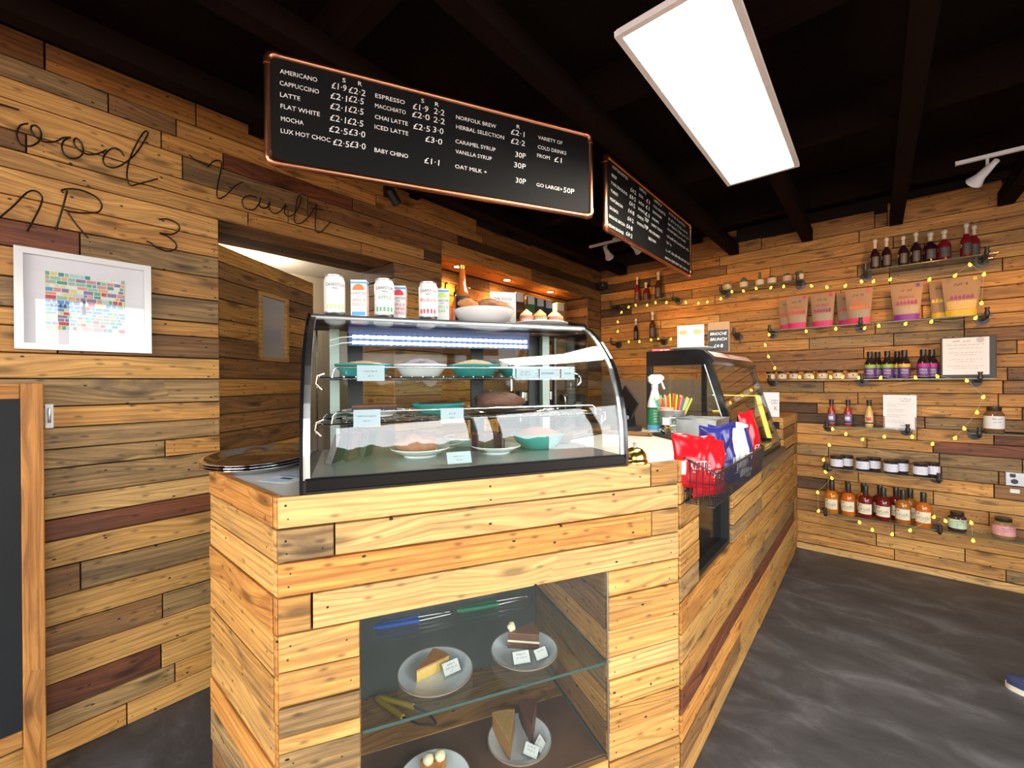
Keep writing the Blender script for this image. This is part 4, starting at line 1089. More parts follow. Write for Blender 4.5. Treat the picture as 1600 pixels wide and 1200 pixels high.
for k, c in enumerate(order):
    seen[c] = seen.get(c, 0)+1
    f = k/(len(order)-1)*2-1
    lay = rs.uniform(-.03, .03)
    # fan spread seen from the front: left to right along the (1,1)-ish direction facing the camera
    rx, ry = .76, .65
    bx, by = f*.026*rx + lay*.4*-ry, f*.026*ry + lay*.4*rx
    tx, ty = f*.092*rx + lay*1.5*-ry, f*.092*ry + lay*1.5*rx
    z1 = .185+rs.uniform(-.012,.010)-.02*abs(f)
    mb_ = MB().tube([(0,0,0), (tx-bx, ty-by, z1)], .0046, 7)
    o = obj('paper_straw', mb_, SM[c], None, loc=(-.815+bx, 2.245+by, WT+.006))
    # keep inside the rim
    pos = ORD[seen[c]-1] if cnt[c] > 1 else 'only'
    tag(o, '%s paper straw in the bucket, %s of the %s ones from the left' % (c, pos if pos != 'leftmost' else 'first', c), 'straw', 'paper straws in the bucket')
# galvanised trough
tr = thing('zinc_trough', 'rectangular galvanised zinc trough in front of the hot cabinet', 'trough', (-.645, 2.198, WT), 0)
m_ = MB()
for a in ((-.09,.09,-.115,-.111,0,.08),(-.09,.09,.111,.115,0,.08),(-.09,-.086,-.111,.111,0,.08),(.086,.09,-.111,.111,0,.08),(-.09,.09,-.115,.115,0,.003)): m_.box(*a)
obj('body', m_, M_galv, tr)
obj('rim', MB().tube([(-.09,-.115,.081),(.09,-.115,.081),(.09,.115,.081),(-.09,.115,.081)], .004, 8, closed=True), M_galv, tr, smooth=50)
obj('contents', MB().blob((0,0,.055), (.085,.06,.022), 7, .1), mat('brown_napkins', (.36,.30,.22), .9), tr, smooth=60)

# ------------------------------------------------------------------ hot food cabinet
hc = thing('hot_cabinet', 'black heated food cabinet with slanted glass sunk into the counter', 'food cabinet', (-.72, 2.32, .848))
HX = Vector((-.72, 2.32, .848))
def hobj(n, m_, mt, par=None, **k):
    m_.v = [(a+.72, b_-2.32, c-.848) for a, b_, c in m_.v]
    return obj(n, m_, mt, par or hc, **k)
Y0, Y1 = 2.322, 3.35
Xr, Xb, Xft, Xfb = -.985, -.985, -.640, -.486
hobj('base', MB().bbox(Xb, Xfb, Y0, Y1, .849, .925, .004), M_sblack)
hobj('base_ledge', MB().bbox(Xfb-.004, Xfb+.030, Y0+.01, Y1, .875, .905, .003), mat('dark_brown_ledge', (.05,.034,.024), .4))
hobj('deck', MB().box(Xb+.02, Xfb-.03, Y0+.03, Y1-.03, .925, .935), M_steel)
roof = [(Xr,1.43),(Xft,1.43),(-.628,1.445),(-.640,1.470),(-.680,1.505),(-.715,1.512),(Xr,1.512)]
hobj('roof', MB().prism(roof, Y0, Y1, 'y'), M_gblack, smooth=30)
hobj('roof_reflection', MB().quad((-.6425,Y0+.07,1.4735),(-.6425,Y1-.05,1.4735),(-.678,Y1-.05,1.505),(-.678,Y0+.07,1.505)), mat('painted_panel_reflection', (.80,.55,.52), .25))  # pink patch: reflection of the ceiling panel painted onto the glossy slope
for ya, yb in ((Y0, Y0+.035), (Y1-.035, Y1)):
    hobj('end_post', MB().prism([(Xft-.030,1.43),(Xft,1.43),(Xfb,.925),(Xfb-.030,.925)], ya, yb, 'y'), M_gblack)
hobj('post_trim', MB().prism([(Xft-.036,1.43),(Xft-.030,1.43),(Xfb-.030,.925),(Xfb-.036,.925)], Y0-.001, Y0+.003, 'y'), M_alu)
hobj('rear_post', MB().box(Xb, Xb+.03, Y0, Y0+.03, .925, 1.43), M_plast); hobj('rear_post', MB().box(Xb, Xb+.03, Y1-.03, Y1, .925, 1.43), M_plast)
gfront = MB().prism([(Xft-.006,1.43),(Xft-.002,1.43),(Xfb-.002,.925),(Xfb-.006,.925)], Y0+.035, Y1-.035, 'y'); hobj('front_glass', gfront, G_case)
hobj('bottom_frame', MB().box(Xfb-.012, Xfb, Y0+.035, Y1-.035, .925, .940), M_gblack)
ge = MB().prism([(Xb+.03,.935),(Xfb-.035,.935),(Xft-.034,1.43),(Xb+.03,1.43)], Y0+.006, Y0+.010, 'y'); hobj('end_glass', ge, G_clear)
ge = MB().prism([(Xb+.03,.935),(Xfb-.035,.935),(Xft-.034,1.43),(Xb+.03,1.43)], Y1-.010, Y1-.006, 'y'); hobj('end_glass', ge, G_clear)
hobj('glass_shelf', MB().box(Xb+.04, -.58, Y0+.02, Y1-.02, 1.18, 1.186), G_clear)
M_heat = emit('heat_lamp_yellow', (1.0,.70,.12), 1.5)
hobj('heat_lamp', MB().prism([(-.625,1.24),(-.600,1.24),(-.530,.96),(-.555,.96)], Y1-.062, Y1-.045, 'y'), M_heat)
hobj('heat_lamp_rail', MB().box(-.90, -.60, Y1-.06, Y1-.05, 1.24, 1.246), M_heat)
hp = thing('hash_brown_pile', 'orange fried snack standing on a metal tray in the hot cabinet', 'food', (-.72, 2.46, .936))
obj('snack', MB().blob((0,0,.035), (.06,.05,.035), 6, .2), mat('fried_orange', (.70,.30,.03), .7, var=.3, vs=60, bump=.5), hp, smooth=60)
# things on its roof
ZR = 1.513
rd_ = thing('red_packet', 'flat red packet lying on the roof of the hot cabinet', 'packet', (-.93, 2.50, ZR), R(30))
obj('packet', MB().bbox(-.10, .10, -.05, .05, 0, .018, .006), mat('packet_red', (.55,.01,.03), .35), rd_)
x = MB(); scrib(x, (-.05,-.052,.006), (1,0,0), (0,0,1), .08, .008, 3); obj('lettering', x, M_white, rd_)
pp = plate('white plate with a zigzag edge lying on the hot cabinet roof', (-.80, 2.52, ZR), .12, M_white, .016, .6)
fb = thing('folded_menu', 'white folded menu card with two burger pictures on the hot cabinet', 'menu card', (-.85, 2.66, ZR), R(12))
obj('card', MB().box(-.075, .075, -.002, .002, 0, .17), mat('menu_grey', (.62,.62,.62), .7), fb)
x = MB()
for cx_ in (-.042, .038): x.poly([(cx_+.025*math.cos(a), -.0025, .128+.016*math.sin(a)) for a in [2*PI*k/16 for k in range(16)]], 1)
x.poly([(-.055,-.0024,.02),(.06,-.0024,.02),(.06,-.0024,.105),(-.055,-.0024,.105)], 2)
scrib(x, (-.02,-.0028,.062), (1,0,0), (0,0,1), .045, .006, 5)
scrib(x, (-.03,-.0026,.155), (1,0,0), (0,0,1), .06, .005, 6)
obj('print', x, [M_ink, mat('burger_tan', (.50,.36,.16), .7, var=.5, vs=90), mat('menu_pale', (.72,.72,.73), .7)], fb)
cb = thing('chalk_sign', 'brown card box with a black chalk panel reading brioche brunch on the cabinet', 'sign', (-.695, 2.66, ZR), R(10))
obj('box', MB().bbox(-.055, .06, 0, .07, 0, .175, .002), mat('brown_card', (.30,.17,.08), .8), cb)
obj('chalk_panel', MB().box(-.052, .054, -.003, -.0005, .004, .128), mat('slate', (.02,.02,.022), .6), cb)
x = MB(); x.text('BRIOCHE', (.001,-.0036,.098), (1,0,0), (0,0,1), .017, align='C', wmax=.085, shear=.15); x.text('BRUNCH', (.001,-.0036,.066), (1,0,0), (0,0,1), .017, align='C', wmax=.085, shear=.15); x.text('£4·8', (.001,-.0036,.026), (1,0,0), (0,0,1), .020, align='C', wmax=.08, shear=.1)
obj('lettering', x, M_chalk, cb)
# sign on the pillar beyond
ps = thing('paper_sign', 'white square paper sign leaning on the pillar beyond the hot cabinet', 'sign', (-.595, 3.52, 1.0865), R(8))
obj('sheet', MB().box(-.075, .075, -.002, .002, 0, .175), mat('pink_white_paper', (.80,.76,.78), .7, var=.02), ps)
x = MB(); x.text('OD', (.066,-.0026,.090), (1,0,0), (0,0,1), .034, align='R', width=.040); x.text('K', (.066,-.0026,.045), (1,0,0), (0,0,1), .034, align='R', width=.020)
obj('lettering', x, mat('grey_letter', (.16,.15,.16), .7), ps)
tag(obj('crumpled_bag', MB().blob((0,0,.018), (.04,.03,.018), 5, .3), M_paper, loc=(-.62, 3.66, 1.087), smooth=60), 'crumpled white bag behind the square paper sign on the pillar', 'bag')

# ------------------------------------------------------------------ wire basket of crisp packets on the side of the counter
BX0, BX1, BY0, BY1, BZ0, BZ1 = XCT+.006, -.378, 1.425, 2.16, .945, 1.050
wbk = thing('wire_basket', 'black wire basket of crisps hung on the side of the counter', 'basket', (BX0, BY0, BZ0))
def wobj(n, m_, mt, **k):
    m_.v = [(a-BX0, b_-BY0, c-BZ0) for a, b_, c in m_.v]; return obj(n, m_, mt, wbk, **k)
M_wire = mat('black_wire', (.008,.008,.009), .35)
wobj('top_rim', MB().tube([(BX0,BY0,BZ1+.04),(BX1,BY0,BZ1),(BX1,BY1,BZ1),(BX0,BY1,BZ1+.04)], .004, 8, closed=True), M_wire, smooth=50)
wobj('bottom_rim', MB().tube([(BX0,BY0,BZ0),(BX1-.01,BY0,BZ0),(BX1-.01,BY1,BZ0),(BX0,BY1,BZ0)], .0035, 8, closed=True), M_wire, smooth=50)
w = MB(); n = 34
for i in range(n+1):
    y = BY0+(BY1-BY0)*i/n
    w.cyl((BX1,y,BZ1), (BX1-.01,y,BZ0), .0018, 5); w.cyl((BX1-.01,y,BZ0), (BX0,y,BZ0), .0016, 5); w.cyl((BX0,y,BZ0), (BX0,y,BZ1+.04), .0016, 5)
for i in range(1, 5):
    x_ = BX0+(BX1-BX0)*i/5
    for y in (BY0, BY1): w.cyl((x_,y,BZ1+.04-.04*i/5), (x_-.004*i/5,y,BZ0), .0018, 5)
for f in (.33,.66): w.tube([(BX0,BY0,BZ0+(BZ1-BZ0)*f),(BX1-.01*(1-f),BY0,BZ0+(BZ1-BZ0)*f),(BX1-.01*(1-f),BY1,BZ0+(BZ1-BZ0)*f),(BX0,BY1,BZ0+(BZ1-BZ0)*f)], .0018, 5, closed=True)
wobj('mesh_wires', w, M_wire, smooth=50)
M_cr = mat('crisp_red', (.46,.006,.012), .22, var=.12, vs=20); M_cb = mat('crisp_navy', (.022,.024,.17), .22, var=.2, vs=20); M_cwh = mat('crisp_white', (.72,.72,.75), .25); M_cs = mat('foil_silver', (.6,.6,.62), .25, metal=.8)
def crisps(label, loc, rz, tilt, main, sec, seed, w=.085, h=.20, sec_part='side', lean=0):
    t = thing('crisp_packet', label, 'crisp packet', loc, rz, 'crisp packets in the wire basket')
    t.rotation_euler = (tilt, lean, rz)
    rs = random.Random(seed); ph = [rs.uniform(0,6.28) for _ in range(4)]
    def surf(sgn):
        def fn(a, b_):
            e = math.sin(PI*min(1, max(0, b_)))**.5
            bul = .036*e*(math.sin(PI*a)**.6 if 0 < a < 1 else 0)
            wr = (.0042*math.sin(9*a+5*b_+ph[0]) + .004*math.sin(4*a-11*b_+ph[1]) + .0030*abs(math.sin(7*a+9*b_+ph[3])) + .0022*math.sin(23*a-8*b_+ph[2]))*e
            pin = 1-.10*math.sin(PI*b_)
            return ((a-.5)*w*2*pin, sgn*(bul+wr*.8), h*b_ + .006*math.sin(6*a+ph[2])*(b_ > .95))
        return fn
    m_ = MB(); m_.grid(surf(-1), 26, 26); m_.grid(surf(1), 26, 26, flip=True)
    obj('packet', m_, main, t, smooth=60)
    def patch(nm, a0, a1, b0, b1, mt_):
        g = MB(); f = surf(-1)
        def fn(a, b_):
            p_ = f(a0+(a1-a0)*a, b0+(b1-b0)*b_); return (p_[0], p_[1]-.0012, p_[2])
        g.grid(fn, 6, 8); obj(nm, g, mt_, t, smooth=60)
    if sec_part == 'side': patch('barcode_panel', .04, .22, .25, .50, M_cwh)
    if sec: patch('colour_panel', .55, .95, .18, .92, sec)
    f = surf(-1); x = MB()
    def tfn(ca, cb_): 
        def g_(a, b_): 
            p_ = f(min(.98, max(.02, ca+a/(2*w))), cb_+b_/h); return (p_[0], p_[1]-.0022, p_[2])
        return g_
    x.text('KETTLE', (0,0,0), (1,0,0), (0,0,1), .030, align='C', fn=tfn(.62, .34), shear=.12, width=.078)
    x.quad(*[tfn(.40,.29)(a, b_) for a, b_ in ((0,0),(.06,0),(.06,.003),(0,.003))])
    obj('lettering', x, M_white, t)
    for b_ in (.03, .97):
        obj('crimped_seal', MB().tube([tuple(surf(-1)(a/10, b_)) for a in range(11)], .002, 5), main, t, smooth=60)
    return t
crisps('red crisp packet in front at the near end of the wire basket', (-.428, 1.525, .956), R(66), R(-3), M_cr, None, 1, .080, .185)
crisps('red crisp packet behind at the near corner of the wire basket', (-.455, 1.455, .990), R(38), R(-10), M_cr, None, 2, .066, .175)
crisps('red crisp packet half hidden between the front red and navy packets', (-.462, 1.590, .97), R(80), R(3), M_cr, None, 7, .06, .175)
crisps('navy crisp packet with white panel in the middle of the wire basket', (-.424, 1.735, .955), R(70), R(-5), M_cb, M_cwh, 3, .085, .225, 'none')
crisps('dark navy crisp packet behind the white-panelled one', (-.468, 1.700, .99), R(50), R(8), M_cb, None, 4, .07, .19, 'none')
crisps('white and navy crisp packet near the far end of the basket', (-.415, 1.895, .955), R(70), R(-3), M_cwh, M_cb, 5, .07, .215, 'none')
crisps('red crisp packet at the far end of the wire basket', (-.415, 2.055, .955), R(74), R(-3), M_cr, M_cr, 6, .07, .255, 'none')

# ------------------------------------------------------------------ hanging menu boards
B1 = [('AMERICANO',.035,.144,2.342),('CAPPUCCINO',.034,.149,2.304),('LATTE',.035,.093,2.267),('FLAT WHITE',.036,.151,2.23),('MOCHA',.037,.102,2.19),('LUX HOT CHOC',.036,.183,2.151),('S',.222,.232,2.363),('R',.272,.284,2.365),('£1·9',.188,.234,2.334),('£2·2',.241,.295,2.333),('£2·1',.184,.235,2.299),('£2·5',.241,.289,2.303),('£2·1',.183,.233,2.264),('£2·5',.24,.288,2.267),('£2·1',.182,.231,2.225),('£2·5',.237,.287,2.226),('£2·5',.179,.237,2.187),('£3·0',.241,.293,2.19),('£2·5',.191,.241,2.145),('£3·0',.244,.294,2.149),('ESPRESSO',.328,.429,2.338),('MACCHIATO',.327,.432,2.303),('CHAI LATTE',.326,.439,2.264),('ICED LATTE',.325,.44,2.229),('BABY CHINO',.324,.439,2.148),('S',.487,.498,2.36),('R',.538,.552,2.36),('£1·9',.457,.512,2.33),('2·2',.533,.572,2.331),('£2·0',.454,.517,2.301),('2·2',.531,.573,2.299),('£2·5',.458,.518,2.259),('3·0',.529,.568,2.262),('£3·0',.501,.563,2.222),('£1·1',.497,.551,2.143),('NORFOLK BREW',.617,.777,2.331),('HERBAL SELECTION',.617,.81,2.295),('CARAMEL SYRUP',.614,.774,2.24),('VANILLA SYRUP',.614,.758,2.202),('OAT MILK +',.612,.737,2.146),('R',.864,.878,2.351),('£2·1',.839,.897,2.323),('£2·2',.839,.899,2.287),('30P',.857,.902,2.237),('30P',.851,.902,2.195),('30P',.858,.902,2.135),('VARIETY OF',.959,1.071,2.329),('COLD DRINKS',.957,1.089,2.29),('FROM',.954,1.011,2.255),('£1',1.032,1.066,2.252),('GO LARGE+',.95,1.069,2.136),('50P',1.074,1.126,2.133)]
B2 = [('HOT BAGUETTES',.035,.198,2.361),('BEEF',.027,.078,2.319),('PORK,CRACKLING',.022,.19,2.281),('TURKEY',.017,.092,2.242),('MEAT,BACON',.009,.14,2.201),('SAUSAGE',.004,.091,2.158),('SAUSAGE, BACON',-.003,.162,2.117),('VEGAN SAUSAGE',-.013,.149,2.073),('£4·2',.23,.295,2.318),('£4·2',.22,.291,2.281),('£4·2',.216,.282,2.245),('£4·8',.201,.271,2.203),('£4·2',.195,.262,2.161),('£4·8',.181,.25,2.119),('£4·2',.176,.247,2.079),('EXTRAS',.341,.424,2.362),('EGG',.335,.384,2.326),('BACON',.331,.396,2.288),('SAUSAGE',.322,.404,2.252),('CHEESE',.313,.389,2.209),('ONIONS',.307,.394,2.172),('£1',.427,.474,2.326),('£1',.42,.467,2.289),('£1',.41,.466,2.249),('70P',.404,.456,2.216),('70P',.399,.449,2.175),('VARIETY OF',.532,.648,2.363),('COLD BAGUETTES',.525,.705,2.329),('SANDWICHES',.515,.645,2.293),('WRAPS',.504,.601,2.253),('SWEET TREATS',.497,.656,2.216),('ASK FOR DAILY',.462,.617,2.172),('SELECTION',.455,.56,2.129)]
M_board = mat('menu_black', (.006,.006,.006), .6, spec=.15)
def menu_board(label, p0, ang, L, z0, z1, words, shift=0, chalk=None, scr=()):
    t = thing('menu_board', label, 'menu board', (p0[0], p0[1], z0), ang, 'hanging menu boards')
    H = z1-z0
    obj('panel', MB().box(.006, L-.006, -.004, .006, .006, H-.006), M_board, t)
    r = .011; f = MB()
    c = .018
    path = [(c,0,0)]+[(L-c,0,0),(L-.005,0,.005),(L,0,c)]+[(L,0,H-c),(L-.005,0,H-.005),(L-c,0,H)]+[(c,0,H),(.005,0,H-.005),(0,0,H-c)]+[(0,0,c),(.005,0,.005)]
    fo = obj('copper_frame', f.tube(path, r, 10, closed=True), M_copper, t, smooth=50)
    for x_, z_, dx, dz_ in ((0,0,1,1),(L,0,-1,1),(L,H,-1,-1),(0,H,1,-1)):
        e = MB().tube([(x_+dx*.034,0,z_),(x_+dx*.018,0,z_),(x_+dx*.005,0,z_+dz_*.005),(x_,0,z_+dz_*.018),(x_,0,z_+dz_*.034)], r*1.22, 10); obj('elbow', e, M_copper, fo, smooth=50)
    for x_ in (.12, L-.12): obj('hanging_wire', MB().cyl((x_,0,H+.010), (x_,0,2.445-z0), .0012, 5), M_steel, t)
    for s_, a, b_, z_ in words:
        hand = any(ch in s_ for ch in '£·') or (s_[0].isdigit())
        x_ = MB().text(s_, (a+shift, -.0048, z_-z0), (1,0,0), (0,0,1), .022 if hand else .0150, width=b_-a, shear=.08 if hand else 0)
        obj('handwritten_price' if hand else 'lettering', x_, M_chalk, t)
    for k, (a, b_, z_) in enumerate(scr):
        x_ = MB(); scrib(x_, (a+shift, -.0048, z_-z0), (1,0,0), (0,0,1), b_-a, .015, 200+k); obj('lettering', x_, M_chalk, t)
    return t
menu_board('long copper-framed menu board of coffee prices above the display case', (-1.472, .530), math.atan2(1.08, .545), 1.210, 2.052, 2.398, B1)
menu_board('copper-framed menu board of baguette prices seen at a steep angle', (-.953, 1.790), R(90), 1.19, 2.055, 2.398, B2, .03, scr=((.765,1.057,2.358),(.755,1.109,2.322),(.749,1.132,2.289),(.741,1.074,2.255),(.729,1.13,2.212),(.721,.804,2.171),(.713,1.136,2.124),(.701,1.112,2.076)))

# ------------------------------------------------------------------ ceiling light panel, track lights
lp = thing('ceiling_light', 'long white rectangular light panel glowing under the black beams', 'ceiling light', (-.402, 1.688, 2.30))
hx, hy = .1475, .5985
m_ = MB()
for a in ((-hx,-hx+.018,-hy,hy),(hx-.018,hx,-hy,hy),(-hx+.018,hx-.018,-hy,-hy+.018),(-hx+.018,hx-.018,hy-.018,hy)): m_.box(a[0],a[1],a[2],a[3],0,.016)
obj('frame', m_, mat('panel_frame_white', (.75,.72,.68), .4), lp)
obj('diffuser', MB().box(-hx+.018, hx-.018, -hy+.018, hy-.018, .006, .010), emit('panel_glow', (1.0,.91,.75), PANEL_STRENGTH), lp)
obj('housing', MB().box(-hx+.004, hx-.004, -hy+.004, hy-.004, .016, .022), M_white, lp)
for y in (-.4, .4): obj('mount', MB().box(-.03, .03, y-.02, y+.02, .022, .145), M_plast, lp)

def spot(name, par, loc, target, power, color, size=70, blend=.7):
    l = bpy.data.lights.new(name, 'SPOT'); l.energy = power; l.color = color; l.spot_size = R(size); l.spot_blend = blend; l.shadow_soft_size = .025
    o = bpy.data.objects.new(name, l); COL.objects.link(o)
    o.location = loc; o.rotation_euler = (Vector(target)-Vector(loc)).to_track_quat('-Z', 'Y').to_euler()
    if par: o.parent = par; o.location = Vector(loc)-par.location
    return o
M_fit = mat('track_white', (.60,.60,.60), .3)
def track(label, c, length, heads, power):
    t = thing('track_light', label, 'track light', c)
    obj('rail', MB().bbox(-length/2, length/2, -.010, .010, -.010, .008, .002), M_fit, t)
    obj('ceiling_mount', MB().box(-.04, .04, -.012, .012, .008, ZC-c[2] if False else .02), M_fit, t)
    for x_, tgt in heads:
        d = (Vector(tgt)-Vector((c[0]+x_, c[1], c[2]-.06))).normalized()
        q = Vector((0,0,-1)).rotation_difference(d).to_matrix().to_4x4()
        h = MB().lathe([(.012,.05),(.013,.03),(.018,.0),(.022,-.04),(.036,-.075),(.034,-.076),(.020,-.045)], 18, cap1=False)
        h.xf(Matrix.Translation((x_, 0, -.065)) @ q)
        ho = obj('lamp_head', h, M_fit, t, smooth=50)
        obj('stem', MB().cyl((x_,0,-.01), (x_,0,-.05), .006, 8), M_fit, ho)
        lz = MB().lathe([(.031,-.066),(0,-.066)], 18).xf(Matrix.Translation((x_, 0, -.065)) @ q)
        obj('bulb', lz, emit('lamp_bulb_%s' % name_id(), (1.0,.78,.45), 3.0), ho)
        spot('spot_lamp', t, tuple(Vector((c[0]+x_, c[1], c[2]-.065)) + d*.085), tgt, power, SPOT_WARM)
    return t
_n = [0]
def name_id():
    _n[0] += 1; return _n[0]
track('white ceiling track light with cone heads at the right edge', (.62, 3.10, 2.435), .62, ((-.20, (-.30, 4.1, 1.75)), (.10, (.55, 4.1, 1.45))), 11)
track('white ceiling track light with cone heads behind the steep menu board', (-1.50, 3.02, 2.435), .50, ((-.10, (-1.75, 4.1, 1.9)), (.12, (-1.05, 4.1, 1.85))), 10)

# wall speaker / spotlight on the left wall
sp = thing('wall_spotlight', 'small black spotlight on the left wall above the doorway', 'spotlight', (XL+.004, 1.475, 2.50))
obj('mount', MB().box(0, .02, -.03, .03, -.03, .03), M_plast, sp)
obj('head', MB().lathe([(.022,-.05),(.028,-.045),(.028,.04),(.018,.05)], 16).xf(Matrix.Translation((.045,.01,-.035)) @ Matrix.Rotation(.7, 4, 'X')), M_plast, sp, smooth=40)
cm = thing('corner_camera', 'tiny black camera in the back corner of the room below the beams', 'camera', (XL+.07, YB-.07, 2.36))
obj('body', MB().bbox(-.045, .03, -.03, .045, -.03, .04, .006), M_plast, cm); obj('lens', MB().lathe([(.014,0),(.014,.012),(.006,.014)], 14).xf(Matrix.Translation((.012,-.03,0)) @ Matrix.Rotation(PI/2, 4, 'X')), M_chrome, cm)

# ------------------------------------------------------------------ left wall: wire sign, picture, chalkboard, hook
WIRES = {
 'ood_vault': [
    [(-.057,2.285),(-.028,2.290),(.014,2.291)],
    [(.034,2.254),(.016,2.238),(.008,2.204),(.016,2.176),(.036,2.176),(.057,2.198),(.065,2.229),(.057,2.253),(.044,2.251),(.041,2.234),(.052,2.215),(.073,2.207),(.100,2.220),(.117,2.240),(.134,2.249)],
    [(.137,2.251),(.119,2.229),(.115,2.198),(.128,2.175),(.153,2.181),(.169,2.208),(.165,2.240),(.151,2.254),(.145,2.235),(.156,2.215),(.180,2.206),(.210,2.221),(.232,2.244)],
    [(.283,2.241),(.267,2.261),(.244,2.252),(.224,2.213),(.228,2.185),(.254,2.184),(.286,2.216),(.320,2.270),(.347,2.335),(.356,2.364),(.344,2.363),(.320,2.305),(.299,2.235),(.290,2.170),(.299,2.133),(.326,2.147),(.385,2.189)],
    [(.491,2.330),(.511,2.317),(.551,2.310),(.559,2.303),(.576,2.333),(.602,2.349),(.610,2.328),(.597,2.252),(.591,2.190),(.601,2.178),(.627,2.202),(.663,2.255),(.695,2.285)],
    [(.754,2.231),(.720,2.231),(.692,2.201),(.701,2.167),(.739,2.170),(.763,2.208),(.770,2.237),(.764,2.197),(.783,2.190),(.800,2.202),(.806,2.223)],
    [(.812,2.234),(.806,2.194),(.833,2.180),(.859,2.199),(.885,2.241),(.877,2.199),(.896,2.184),(.925,2.204)],
    [(.925,2.204),(.954,2.268),(.959,2.304),(.943,2.297),(.929,2.215),(.925,2.168),(.944,2.160),(.973,2.182),(1.001,2.219)],
    [(1.001,2.219),(1.039,2.289),(1.034,2.246),(1.030,2.175),(1.036,2.147),(1.060,2.149),(1.115,2.220)],
    [(1.002,2.258),(1.079,2.272)]],
 'ar_3': [
    [(-.045,1.882),(-.030,1.909),(-.001,1.956),(.030,2.012),(.051,2.025),(.065,2.008),(.061,1.975),(.045,1.923),(.030,1.878)],
    [(.127,2.052),(.115,1.984),(.098,1.900)],
    [(.118,2.040),(.113,2.048),(.133,2.061),(.167,2.066),(.203,2.053),(.218,2.028),(.209,2.000),(.178,1.986),(.138,1.978),(.118,1.980)],
    [(.124,1.982),(.149,1.936),(.181,1.891)],
    [(.388,2.022),(.417,2.032),(.450,2.021),(.454,1.998),(.431,1.973),(.389,1.967),(.416,1.960),(.442,1.938),(.442,1.915),(.416,1.899),(.380,1.905),(.362,1.919),(.348,1.924)]],
}
def smooth_path(P, n=4):
    out = []
    for i in range(len(P)-1):
        p0, p1, p2, p3 = P[max(i-1,0)], P[i], P[i+1], P[min(i+2, len(P)-1)]
        for k in range(n):
            t = k/n
            out.append(tuple(.5*((2*b_)+(-a+c)*t+(2*a-5*b_+4*c-d)*t*t+(-a+3*b_-3*c+d)*t**3) for a, b_, c, d in zip(p0, p1, p2, p3)))
    return out+[P[-1]]
M_wl = mat('dark_wire', (.016,.014,.013), .4, metal=.4)
for key, label, base in (('ood_vault', 'bent black wire script lettering along the top of the left wall', (XL+.014, -.05, 2.13)), ('ar_3', 'bent black wire letters A R and 3 above the framed picture', (XL+.014, -.05, 1.88))):
    t = thing('wire_lettering', label, 'wire sign', base)
    for st in WIRES[key]:
        pts_ = [(0, a-base[1], b_-base[2]) for a, b_ in smooth_path(st)]
        obj('letter_stroke', MB().tube(pts_, .0028, 6), M_wl, t, smooth=60)

pc = thing('framed_picture', 'white framed collage print of coloured stamps on the left wall', 'picture', (XL+.0035, -.002, 1.469), R(90))
PW, PH = .361, .352
fr = MB()
for a in ((0,PW,0,.021),(0,PW,PH-.021,PH)): fr.box(a[0],a[1],-.024,0,a[2],a[3])
for a in ((0,.021),(PW-.021,PW)): fr.box(a[0],a[1],-.024,0,.021,PH-.021)
obj('frame', fr, M_white, pc)
obj('mount_card', MB().box(.021,PW-.021,-.006,-.001,.021,PH-.021), mat('mount_white', (.72,.71,.74), .8, var=.01), pc)
obj('glazing', MB().box(.021,PW-.021,-.017,-.0155,.021,PH-.021), glass('picture_glass', (.985,.985,.985), .03), pc)
cols = [(.08,.30,.30),(.10,.35,.55),(.55,.08,.08),(.62,.30,.25),(.30,.48,.36),(.70,.60,.25),(.75,.72,.66),(.12,.42,.22),(.60,.25,.30),(.25,.20,.35),(.45,.60,.62),(.70,.38,.18)]
pm = [mat('stamp_%d' % i, c, .8, var=.35, vs=260) for i, c in enumerate(cols)]+[mat('print_blue_band', (.10,.28,.58), .8, var=.3, vs=60), mat('print_base', (.66,.68,.62), .8), mat('print_dark', (.06,.07,.09), .8)]
art = MB(); ra = random.Random(5)
x0, x1, z0, z1 = .072, .285, .074, .282
art.quad((x0,-.0064,z0),(x1,-.0064,z0),(x1,-.0064,z1),(x0,-.0064,z1), 13)
z_ = z0
while z_ < z1-.004:
    hh = ra.choice((.012,.014,.016)); hh = min(hh, z1-z_)
    x_ = x0
    while x_ < x1-.004:
        ww = min(ra.choice((.012,.016,.020,.028)), x1-x_)
        band = z0+.066 < z_+hh/2 < z0+.104
        mi_ = 12 if band and ra.random() < .72 else ra.randrange(12)
        art.quad((x_+.0012,-.0067,z_+.0012),(x_+ww-.0012,-.0067,z_+.0012),(x_+ww-.0012,-.0067,z_+hh-.0012),(x_+.0012,-.0067,z_+hh-.0012), mi_)
        x_ += ww
    z_ += hh
art.quad((x0+.092,-.007,z0+.062),(x0+.103,-.007,z0+.062),(x0+.101,-.007,z0+.112),(x0+.095,-.007,z0+.112), 14)
for k in range(4): art.quad((x0+.014+.011*k,-.007,z0+.082),(x0+.018+.011*k,-.007,z0+.082),(x0+.018+.011*k,-.007,z0+.094),(x0+.014+.011*k,-.007,z0+.094), 14)
obj('print', art, pm, pc)

